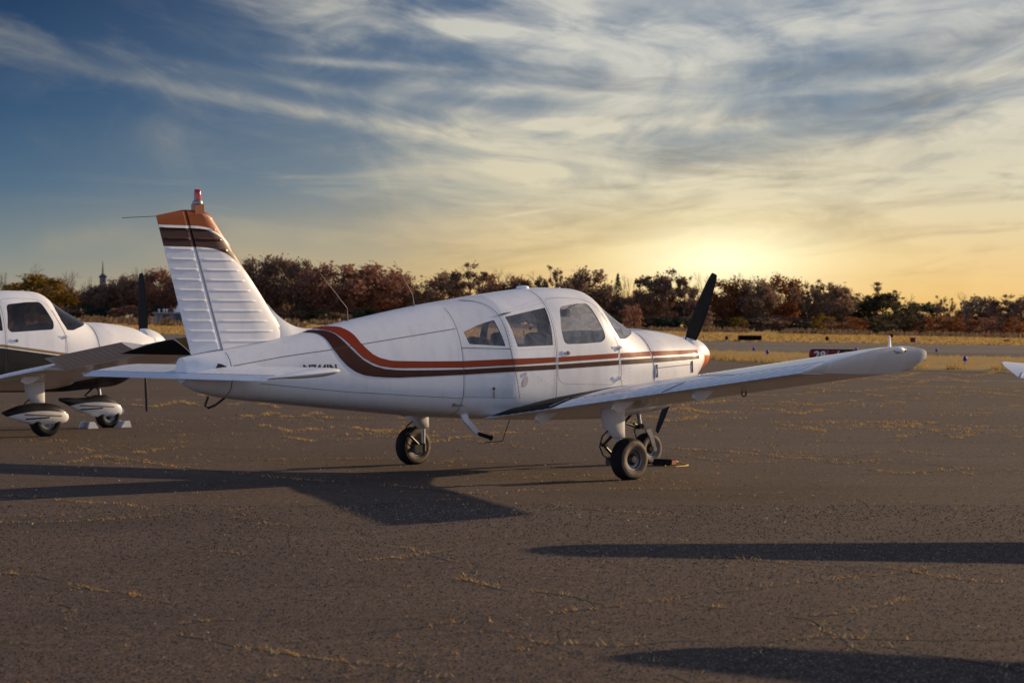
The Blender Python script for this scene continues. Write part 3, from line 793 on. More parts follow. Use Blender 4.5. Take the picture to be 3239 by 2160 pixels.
def make_interior(root):
    it = empty('cabin'); it.parent = root
    def seat(x, y, h):
        mb = MB(); RG = []
        for z, dx, w_, d in ((.82, 0, .2, .24), (.90, 0, .215, .25), (.95, 0, .20, .235)):
            RG.append([(x+d*math.copysign(abs(math.cos(t))**.5, math.cos(t)), y+w_*math.copysign(abs(math.sin(t))**.5, math.sin(t)), z) for t in [2*math.pi*k/20 for k in range(20)]])
        mb.rings(RG); RG = []
        for z, xo, w_, d in ((.92, -.22, .19, .06), (1.10, -.26, .205, .065), (1.26, -.31, .20, .06), (h, -.34, .16, .05), (h+.03, -.345, .10, .03)):
            RG.append([(x+xo+d*math.copysign(abs(math.cos(t))**.6, math.cos(t)), y+w_*math.copysign(abs(math.sin(t))**.6, math.sin(t)), z) for t in [2*math.pi*k/20 for k in range(20)]])
        mb.rings(RG); fix_normals(mb.build('seat', M_seat, it))
    for y in (-.26, .26): seat(.42, y, 1.375); seat(-.38, y, 1.33)
    mb = MB(); RG = []
    for x, zt in ((.82, 1.40), (.86, 1.425), (1.1, 1.425), (1.32, 1.40)):
        w_ = yside(x, 1.3)-.035; RG.append([(x, -w_, .95), (x, -w_, 1.30), (x, -w_*.8, zt-.03), (x, 0, zt), (x, w_*.8, zt-.03), (x, w_, 1.30), (x, w_, .95)])
    fix_normals(mb.rings(RG).build('instrument_panel', M_panel, it))
    for y in (-.26, .26):
        mb = MB(); mb.tube([(.84, y, 1.22), (.72, y, 1.22)], .012, 8); P = [(.70, y+.13*math.cos(t), 1.23+.09*math.sin(t)) for t in [math.pi+math.pi*i/8 for i in range(9)]]; mb.tube(P, .014, 6); mb.build('control_yoke', M_panel, it)
    mb = MB(); mb.box((.66, -.09, 1.56), (.70, .02, 1.64)); mb.tube([(.70, -.03, 1.64), (.92, -.03, 1.72)], .006, 6); mb.build('compass', M_panel, it)
    mb = MB(); mb.tube([(-.20, -.38, 1.28), (-.20, -.36, 1.42), (-.14, -.33, 1.44), (-.08, -.32, 1.44)], .005, 6); mb.lathe([(0, -.015), (.016, 0), (0, .015)], (-.07, -.32, 1.44), 'x', 8); mb.build('gooseneck_lamp', M_panel, it)
    mb = MB(); RG = []
    for x, zt in ((-1.1, 1.1), (-1.0, 1.29), (-.80, 1.315), (-.62, 1.30), (-.55, 1.1)):
        RG.append([(x, -.42, 1.0), (x, -.36, zt-.02), (x, 0, zt), (x, .36, zt-.02), (x, .42, 1.0)])
    fix_normals(mb.rings(RG).build('luggage_cover', M_panel, it))
    mb = MB(); mb.box((-1.2, -.45, .70), (1.2, .45, .74)); mb.build('cabin_floor', M_int, it)

_letters = {}
def text_mesh(txt, h, bold=.0):
    cu = bpy.data.curves.new('t', 'FONT'); cu.body = txt; cu.size = 1.0; cu.offset = bold; cu.resolution_u = 3
    o = bpy.data.objects.new('t', cu); C.objects.link(o); dg = bpy.context.evaluated_depsgraph_get()
    me = bpy.data.meshes.new_from_object(o.evaluated_get(dg)); bpy.data.objects.remove(o); bpy.data.curves.remove(cu)
    X = [v.co.x for v in me.vertices]; Y = [v.co.y for v in me.vertices]
    V = [((v.co.x-min(X))/(max(X)-min(X)), (v.co.y-min(Y))/(max(Y)-min(Y))) for v in me.vertices]
    F = [tuple(p.vertices) for p in me.polygons]; bpy.data.meshes.remove(me)
    return V, F

def build_airplane(cfg, name, label, cat='airplane', group=None):
    root = empty(name); tag(root, label, cat, group)
    wins = cfg['wins']; skin = cfg['skin']
    # fuselage skin from tail cone to firewall, hollow, with the openings cut out
    fus = shell('fuselage', -3.99, 1.485, 0.0, skin, -.012); fus.parent = root
    glassy = shell('tmp_glass', -1.4, 1.485, -.003, M_glass, -.008, .04)
    for k, P in wins.items():
        P2 = roundpoly(P, .055 if k == 'door' else .012, 6)
        for (c0, c1, PP) in ((-.9, -.02, P2), (.02, .9, roundpoly(cfg['leftdoor'], .055, 6) if k == 'door' and 'leftdoor' in cfg else P2)): cut = prism('tmp', PP, c0, c1, M_seal); boolean(fus, cut, 'DIFFERENCE'); kill(cut)
        if k == 'door': doorwin = P2
    cut = prism('tmp', SHIELD, -.9, .9, M_seal); boolean(fus, cut, 'DIFFERENCE'); kill(cut)
    # door and baggage door are cut from the same skin
    def take(nm, P, shrink=.0025):
        P = roundpoly(P, .05 if nm == 'cabin_door' else .012, 5)
        cut = prism('tmp', P, -.9, -.05, M_seal)
        d = fus.copy(); d.data = fus.data.copy(); C.objects.link(d); d.name = nm; boolean(d, cut, 'INTERSECT'); boolean(fus, cut, 'DIFFERENCE'); kill(cut)
        cx = sum(p[0] for p in P)/len(P); cz = sum(p[1] for p in P)/len(P)
        ex = max(p[0] for p in P)-cx; ez = max(p[1] for p in P)-cz
        for v in d.data.vertices: v.co.x = cx+(v.co.x-cx)*(1-shrink/ex); v.co.z = cz+(v.co.z-cz)*(1-shrink/ez)
        d.parent = root; return shade(d)
    door = take('cabin_door', DOOR); bag = take('baggage_door', BAG)
    shade(fus)
    # panes
    def pane(nm, P, y0, y1, mat, parent, r):
        g = glassy.copy(); g.data = glassy.data.copy(); C.objects.link(g); g.name = nm
        cut = prism('tmp', roundpoly(P, r, 6), y0, y1, mat); boolean(g, cut, 'INTERSECT'); kill(cut)
        g.data.materials.clear(); g.data.materials.append(mat); g.parent = parent
        for p in g.data.polygons: p.material_index = 0
        return shade(g)
    for k, P in wins.items():
        gm = cfg.get('glass') or (M_glass_door if k == 'door' else M_glass)
        pane('side_window', P, -.9, -.02, gm, door if k == 'door' else fus, .055 if k == 'door' else .012)
        pane('side_window', P if k != 'door' else cfg.get('leftdoor', P), .02, .9, gm, fus, .055 if k == 'door' else .012)
    pane('windshield', SHIELD, -.9, .9, cfg.get('shield', M_shield), root, .004)
    kill(glassy)
    make_interior(root)
    mb = MB(); RG = [ring(x) for x in xs_between(1.493, 2.53, .05)]; last = RG[-1]
    for k, dx in ((.97, .008), (.90, .012)): RG.append([(2.53+dx, p[1]*k, 1.12+(p[2]-1.12)*k) for p in last])
    cowl = fix_normals(mb.rings(RG).build('engine_cowl', skin, root, True, 45))
    for s_ in (-1, 1):
        mb = MB(); mb.lathe([(.062, .0), (.066, .012), (.056, .02), (.05, -.05), (0, -.05)], (2.545, s_*.165, 1.15), 'x', 20); mb.build('air_inlet', M_seal, cowl)
    # windshield and window trim, seams
    def seams(nm, par):
        def f(P, s_, wd=.006, off=.0035):
            m1 = MB(); line(m1, P, s_, wd, off); m1.build(nm, M_seam, par)
        return f
    sl = seams('skin_seam', fus); cl_ = seams('cowl_seam', cowl)
    for s_ in (-1, 1):
        sl([(-3.58, 1.254), (-3.58, .836)], s_); sl([(-3.56, 1.112), (-3.035, 1.191), (-2.515, 1.252), (-2.139, 1.306), (-1.11, 1.443)], s_, .0045)
        sl([(-3.3, .95), (-2.391, .86), (-1.104, .776)], s_, .0035)
        sl([(-1.105, 1.645), (-1.105, .60)], s_, .005); sl([(-.832, 1.72), (-.72, 1.712), (-.642, 1.682), (-.599, 1.629), (-.57, 1.568), (-.56, 1.477), (-.545, 1.265), (-.517, 1.098), (-.437, .763)], s_, .0055)
        sl([(-1.105, 1.26), (-.545, 1.246)], s_, .005)
        sl([(.05, 1.82), (.05, 1.70), (.05, .80)], s_, .006); sl([(.05, .80), (.05, .72)], s_, .006)
        sl([(.985, .74), (.955, 1.272), (.865, 1.46), (.80, 1.60)], s_, .005)
        cl_([(1.489, 1.44), (1.489, .70)], s_, .008, .0045); cl_([(1.55, 1.062), (1.53, 1.035), (2.18, 1.066)], s_, .005)
    # small rivets along the seams of the near side
    mb = MB()
    def rivets(P, d=.035):
        L_ = sum(math.dist(a, b) for a, b in zip(P, P[1:]))
        for x, z in resample(P, max(2, int(L_/d))):
            y = -yside(x, z, .003); mb.add([(x-.004, y, z), (x, y, z-.004), (x+.004, y, z), (x, y, z+.004), (x, y-.002, z)], [(0, 1, 4), (1, 2, 4), (2, 3, 4), (3, 0, 4)])
    if cfg.get('rivets'):
        for P in ([(-.54, 1.60), (-.525, 1.265), (-.42, .77)], [(-.505, 1.60), (-.48, 1.26), (-.38, .77)], [(-.46, 1.235), (.03, 1.25)], [(.03, 1.62), (.03, .80)], [(-.50, 1.59), (.04, 1.70)], [(-.45, 1.62), (.04, 1.735)],
                  [(1.01, 1.29), (1.0, .80)], [(1.12, 1.28), (1.10, .80)], [(1.03, .80), (1.47, .84)], [(-.27, 1.02), (.0, .86)]): rivets(P)
        rv = mb.build('rivets', M_grey, fus); tag(rv, kind='stuff')
    if cfg.get('stripes'):
        for up, lo, m_, nm in ((RED_UP, RED_LO, M_red, 'red_stripe'), (BRN_UP, BRN_LO, M_brown, 'brown_stripe')):
            for (a, b, par) in ((-3, .046, fus), (.069, .94, door), (.965, 1.482, fus), (1.497, 2.36, cowl)):
                for s_ in (-1, 1) if par is not door else (-1,):
                    mb = MB(); band(mb, clip(up, a, b), clip(lo, a, b), s_, .0028); mb.build(nm, m_, par)
            mb = MB(); band(mb, clip(up, .046, .965), clip(lo, .046, .965), 1, .0028); mb.build(nm, m_, fus)
        V, F = text_mesh('N744JN', .1, .045)
        for s_ in (-1, 1):
            W3 = [((-2.858+.35*a) if s_ < 0 else (-2.508-.35*a), 1.012+.105*b) for a, b in V]
            me_V = [skin_pt(x, z, s_, .003) for x, z in W3]
            mesh('registration', me_V, F if s_ < 0 else F, M_letter, fus, False)
    # door furniture
    mb = MB(); y = -yside(.18, 1.2)
    mb.box((.13, y-.006, 1.177), (.185, y+.01, 1.221)); mb.build('handle_plate', M_white, door)
    mb = MB(); mb.lathe([(0, -.014), (.018, -.012), (.021, .0), (.021, .01)], (.212, y, 1.20), 'y', 16); mb.box((.15, y-.012, 1.196), (.215, y-.004, 1.206)); mb.build('door_handle', M_grey, door)
    for z in (1.248, .943):
        mb = MB(); y = -yside(.93, z); mb.box((.845, y-.012, z-.012), (.99, y+.02, z+.012)); mb.tube([(.955, y-.012, z-.02), (.955, y-.012, z+.02)], .010, 8); mb.build('door_hinge', M_white, door)
    mb = MB(); y = -yside(-.75, .85); mb.lathe([(0, -.012), (.014, -.010), (.016, .0), (.016, .01)], (-.75, y, .865), 'y', 14); mb.tube([(-.75, y-.004, .84), (-.752, y-.004, .77)], .005, 6); mb.build('door_latch', M_darkmetal, bag)
    mb = MB(); y = -yside(-.48, 1.59); mb.tube([(-.56, -yside(-.56, 1.575)-.003, 1.575), (-.50, y-.01, 1.588), (-.41, -yside(-.41, 1.603)-.003, 1.603)], [.004, .010, .004], 8); mb.build('drip_rail', M_grey, fus)
    # cowl latches
    for x, z0, z1 in ((1.535, .945, 1.07), (2.18, .985, 1.10)):
        mb = MB(); mb.tube([(x, -yside(x, z1)-.006, z1), (x-.005, -yside(x, (z0+z1)/2)-.010, (z0+z1)/2), (x+.004, -yside(x, z0)-.006, z0)], .007, 6); mb.lathe([(0, -.012), (.010, 0), (0, .012)], (x, -yside(x, z0)-.006, z0), 'y', 8); mb.build('cowl_latch', M_grey, cowl)
    # roof and spine antennas, step, wires
    for P in ([(-2.118, 0, 1.51), (-2.125, 0, 1.632), (-2.445, 0, 1.955)], [(-1.305, 0, 1.655), (-1.325, 0, 1.765), (-1.557, 0, 2.091)]):
        mb = MB(); mb.tube(P, [.005, .0032, .0022], 6); mb.lathe([(0, .02), (.016, .015), (.02, -.01), (.02, -.03)], (P[0][0], 0, P[0][2]), 'z', 10); mb.build('whip_antenna', M_wire, root)
    mb = MB(); mb.lathe([(0, 1.876), (.04, 1.874), (.06, 1.866), (.07, 1.84)], (.12, 0, 0), 'z', 18); mb.build('roof_antenna', M_white, root)
    mb = MB(); mb.lathe([(0, 1.868), (.03, 1.864), (.045, 1.83)], (.60, 0, 0), 'z', 14); mb.build('roof_vent', M_grey, root)
    if cfg.get('step', True):
        mb = MB(); RG = []
        for x, z, w_ in ((-.99, .62, .035), (-.965, .565, .032), (-.80, .42, .026)):
            RG.append([(x-w_, -.345, z-.01), (x+w_, -.345, z+.012), (x+w_, -.375, z+.012), (x-w_, -.375, z-.01)])
        stp = fix_normals(mb.rings(RG).build('boarding_step', M_white, root, False))
        mb = MB(); mb.tube([(-.82, -.40, .425), (-.78, -.36, .42), (-.655, -.36, .385), (-.63, -.36, .378)], [.018, .02, .02, .028], 8); mb.build('step_pad', M_rubber, stp)
        mb = MB(); mb.tube([(-.335, -.30, .54), (-.455, -.33, .34), (-.72, -.36, .338)], .0045, 6); mb.build('wire_antenna', M_darkmetal, root)
    mb = MB(); mb.add([skin_pt(x, z, -1, .004) for x, z in ((-3.735, 1.085), (-3.70, 1.135), (-3.66, 1.125), (-3.60, 1.095), (-3.62, 1.075))], [(0, 1, 2, 3, 4)]); mb.build('stabilator_slot', M_seal, fus, False)
    if cfg.get('scuff'):
        mb = MB()
        for cx, cz, rx, rz, sl in ((-.37, .925, .034, .055, .3), (-.365, 1.0, .018, .02, 0), (-.41, .985, .012, .025, .2)):
            n = 18; V = [skin_pt(cx, cz, -1, .002)]+[skin_pt(cx+rx*math.cos(t)+sl*rz*math.sin(t), cz+rz*math.sin(t), -1, .002) for t in [2*math.pi*k/n for k in range(n)]]
            mb.add(V, [(0, 1+k, 1+(k+1) % n) for k in range(n)])
        mb.build('scuff_mark', M_greyp, fus, False)
    make_propeller(root, cfg)
    for s_ in (-1, 1): make_wing(root, s_, cfg); main_gear(root, s_, cfg)
    make_tail(root, cfg); nose_gear(root, cfg)
    return root
# ------------------------------------------------------------------ ground
def gz(x, y):
    """apron is flat; beyond it the field rises gently to the left"""
    if y < 60: return 0.0
    yy = min(y, 600.0)
    A = (yy-60)/540*1.7; B = -11.7/540*(1-60/yy)
    if y > 600: B *= 600/y
    return A+B*x
def sheet(name, ys, xl, xr, off, mat, ncol=10, kind='structure'):
    V = []; F = []
    for y in ys:
        a, b = xl(y), xr(y)
        for i in range(ncol+1):
            x = a+(b-a)*i/ncol; V.append((x, y, gz(x, y)+off(y)))
    n = ncol+1
    for j in range(len(ys)-1):
        for i in range(ncol): F.append((j*n+i, j*n+i+1, (j+1)*n+i+1, (j+1)*n+i))
    return tag(mesh(name, V, F, mat, None, False), kind=kind)
def asphalt(name, c1, c2, rough=.9):
    m, nt, b = newmat(name); tc = nt.nodes.new('ShaderNodeTexCoord'); co = tc.outputs['Object']
    x, y, z = split(nt, co)
    big = nz(nt, co, .22, 6, .6, .6).ss(.35, .68); mid = nz(nt, co, 1.3, 6, .65, .4).ss(.40, .72); fine = (nz(nt, vec(nt, x*60.0, y*26.0), 1.0, 3, .7)*.6+nz(nt, vec(nt, x*19.0, y*8.0), 1.0, 4, .75)*.4).ss(.33, .68); grit = nz(nt, co, 130, 2, .6).ss(.62, .74)
    c = mix(nt, big*.6+mid*.4, c1, c2)
    d = nt.nodes.new('ShaderNodeMix'); d.data_type = 'RGBA'; d.blend_type = 'MULTIPLY'; d.inputs[0].default_value = 1.0
    nt.links.new(c, d.inputs[6]); nt.links.new(ramp(nt, fine, [(0, (.22, .21, .21)), (.5, (.9, .88, .86)), (1, (2.1, 2.0, 1.9))]), d.inputs[7])
    c = mix(nt, grit*.55, d.outputs[2], (.34, .31, .27))
    # darker worn patches, elongated across the view
    w_ = nz(nt, vec(nt, x*.16, y*.42), 1.0, 5, .6, .8).ss(.56, .70)
    c = mix(nt, w_*.42, c, tuple(v*.45 for v in c1))
    nt.links.new(c, b.inputs['Base Color']); b.inputs['Roughness'].default_value = rough; b.inputs['Specular IOR Level'].default_value = .25
    bn = nt.nodes.new('ShaderNodeBump'); bn.inputs['Strength'].default_value = .8; bn.inputs['Distance'].default_value = .006
    nt.links.new((nz(nt, co, 70, 4, .7)+nz(nt, co, 9, 3)*.6).o, bn.inputs['Height']); nt.links.new(bn.outputs[0], b.inputs['Normal'])
    return m
M_asph = asphalt('apron_asphalt', (.068, .045, .032), (.104, .072, .051))
M_run = asphalt('runway_asphalt', (.10, .088, .082), (.135, .118, .108))
def grassmat(name, a, b_, sc=.5):
    m, nt, b = newmat(name); tc = nt.nodes.new('ShaderNodeTexCoord'); co = tc.outputs['Object']
    x, y, z = split(nt, co)
    n = nz(nt, vec(nt, x*.09, y*.35), sc*2, 7, .65, .5).ss(.3, .72); n2 = nz(nt, co, 3.0, 5, .7).ss(.25, .75)
    c = mix(nt, n, a, b_); c = mix(nt, n2*.35, c, tuple(v*.5 for v in a)); nt.links.new(c, b.inputs['Base Color']); b.inputs['Roughness'].default_value = 1.0; b.inputs['Specular IOR Level'].default_value = .05
    return m
M_grass = grassmat('dry_field', (.42, .27, .095), (.56, .37, .13))
M_verge = grassmat('dry_verge', (.34, .22, .08), (.48, .32, .12), 1.5)
YS = [-60, -30, 0, 15, 30, 45, 60, 70, 80, 95, 110, 130, 150, 170, 190, 205, 220, 250, 300, 350, 400, 450, 500, 550, 600, 700, 900, 1300, 2200, 4500]
sheet('ground', YS, lambda y: -(90+abs(y)*1.3), lambda y: 90+abs(y)*1.3, lambda y: 0.0, M_grass, 24)
sheet('apron', [y for y in YS if y <= 130], lambda y: -(70+abs(y)*.4), lambda y: 70+abs(y)*.4, lambda y: .006+max(0, y-60)*.0004, M_asph, 16)
sheet('runway', [128.5, 140, 150, 160, 170, 180, 190], lambda y: -(120), lambda y: 140, lambda y: .04, M_run, 16)
sheet('runway_far_lane', [190.02, 195, 200, 205, 210], lambda y: -25+(y-190)*3.2, lambda y: 150, lambda y: .04, M_run, 16)
sheet('service_road', [227, 233], lambda y: -95, lambda y: -8, lambda y: .05, M_run, 12)
sheet('runway_edge_strip', [171, 175], lambda y: 14, lambda y: 90, lambda y: .06, M_verge, 8)
M_line = pbr('worn_white_line', (.42, .38, .32), .9, var=.5, vscale=3)
M_redline = pbr('worn_red_paint', (.30, .05, .03), .9, var=.4, vscale=3)
def flat(name, P, mat, off=.012):
    o = mesh(name, [(x, y, gz(x, y)+off+max(0, y-60)*.0005) for x, y in P], [tuple(range(len(P)))], mat, None, False); return tag(o, kind='structure')
flat('painted_line', [(10.2, 61.6), (14.2, 58.6), (14.2, 58.9), (10.2, 61.95)], M_line)
flat('painted_marking', [(-14.6, 96), (-13.9, 96), (-13.5, 99), (-14.3, 99)], M_redline); flat('painted_marking', [(-13.9, 95.4), (-12.9, 95.4), (-12.6, 97), (-13.6, 97)], M_line)

# grass strip between the apron and the runway, with a rounded end
NEAR = [(70, 70), (40, 73), (22, 75), (16, 75.3), (13, 77.5), (10.6, 84), (9.2, 93), (8.0, 104), (7.6, 112)]
FAR = [(70, 97), (40, 103), (30, 107), (22, 113), (18, 117), (15, 121), (12, 125), (9.0, 124), (7.7, 116)]
NR = resample(NEAR, 60); FR = resample(FAR, 60); V = []; F = []
for a, b in zip(NR, FR):
    for j in range(13):
        t = j/12; x = a[0]+(b[0]-a[0])*t; y = a[1]+(b[1]-a[1])*t; V.append((x, y, gz(x, y)+.03+.10*math.sin(math.pi*min(1, t*1.0))**.4))
for i in range(59):
    for j in range(12): F.append((i*13+j, i*13+j+1, (i+1)*13+j+1, (i+1)*13+j))
tag(fix_normals(mesh('grass_strip', V, F, M_verge)), kind='structure')
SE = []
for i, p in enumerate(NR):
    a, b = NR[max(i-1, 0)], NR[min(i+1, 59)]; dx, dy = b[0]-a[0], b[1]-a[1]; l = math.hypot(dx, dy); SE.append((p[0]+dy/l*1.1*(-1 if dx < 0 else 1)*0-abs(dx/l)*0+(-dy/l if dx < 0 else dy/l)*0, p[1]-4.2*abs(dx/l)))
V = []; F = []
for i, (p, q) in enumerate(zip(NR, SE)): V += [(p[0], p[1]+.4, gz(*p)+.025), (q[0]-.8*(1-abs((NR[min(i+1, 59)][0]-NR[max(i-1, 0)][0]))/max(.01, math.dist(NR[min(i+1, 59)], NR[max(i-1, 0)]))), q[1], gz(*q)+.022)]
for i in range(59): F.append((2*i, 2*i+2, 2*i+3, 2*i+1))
tag(fix_normals(mesh('grass_edge_shade', V, F, pbr('painted_edge_shade', (.028, .019, .012), 1.0, var=.4, vscale=2.0), None, False)), kind='structure')  # dark sheet laid down as the shade below the grass edge
def blade_mat(name, stops, transl=.35):
    m, nt, b = newmat(name); nt.nodes.remove(b); out = nt.nodes['Material Output']
    g = nt.nodes.new('ShaderNodeNewGeometry'); oi = nt.nodes.new('ShaderNodeObjectInfo')
    r = E(nt, g.outputs['Random Per Island'])*.58+E(nt, oi.outputs['Random'])*.42
    c = ramp(nt, r, stops)
    d = nt.nodes.new('ShaderNodeBsdfDiffuse'); t = nt.nodes.new('ShaderNodeBsdfTranslucent'); nt.links.new(c, d.inputs[0]); nt.links.new(c, t.inputs[0])
    mx = nt.nodes.new('ShaderNodeMixShader'); mx.inputs[0].default_value = transl; nt.links.new(d.outputs[0], mx.inputs[1]); nt.links.new(t.outputs[0], mx.inputs[2]); nt.links.new(mx.outputs[0], out.inputs[0])
    return m
M_blade = blade_mat('dry_blades', [(0, (.30, .19, .06)), (.5, (.46, .31, .11)), (.85, (.56, .40, .17)), (1, (.30, .27, .09))])
M_tuft = blade_mat('dry_tufts', [(0, (.16, .10, .045)), (.3, (.44, .22, .07)), (.65, (.62, .36, .13)), (.85, (.66, .50, .26)), (1, (.24, .22, .09))])
rnd = random.Random(3)
mb = MB()
def blade(mb, x, y, z, h, w, lean):
    a = rnd.uniform(0, 6.283); b = rnd.uniform(0, 6.283); dx, dy = math.cos(a)*w/2, math.sin(a)*w/2; lx, ly = math.cos(b)*lean*h, math.sin(b)*lean*h
    mb.add([(x-dx, y-dy, z), (x+dx, y+dy, z), (x+lx, y+ly, z+h)], [(0, 1, 2)])
for k in range(36000):
    i = rnd.random()**1.0*58.9; j = rnd.random()**1.8 if rnd.random() < .7 else rnd.random()
    a = NR[int(i)]; b = FR[int(i)]
    if a[0] > 34: continue
    x = a[0]+(b[0]-a[0])*j+rnd.uniform(-.3, .3); y = a[1]+(b[1]-a[1])*j+rnd.uniform(-.25, .25)
    blade(mb, x, y, gz(x, y)+.02, rnd.uniform(.07, .19)*(1.25 if j < .05 else 1), rnd.uniform(.03, .07), rnd.uniform(.1, .8))
for k in range(34000):       # mown field beyond the runway
    u = rnd.uniform(-.245, .25); Y = (208+rnd.random()**1.5*230) if u > -.06 else rnd.uniform(192, 330)
    blade(mb, u*Y, Y, gz(u*Y, Y), rnd.uniform(.10, .24), rnd.uniform(.35, .9), rnd.uniform(.1, .6))
tag(mb.build('dry_grass', M_blade, None, False), 'dry straw coloured grass beside and beyond the runway', None, None, 'stuff')

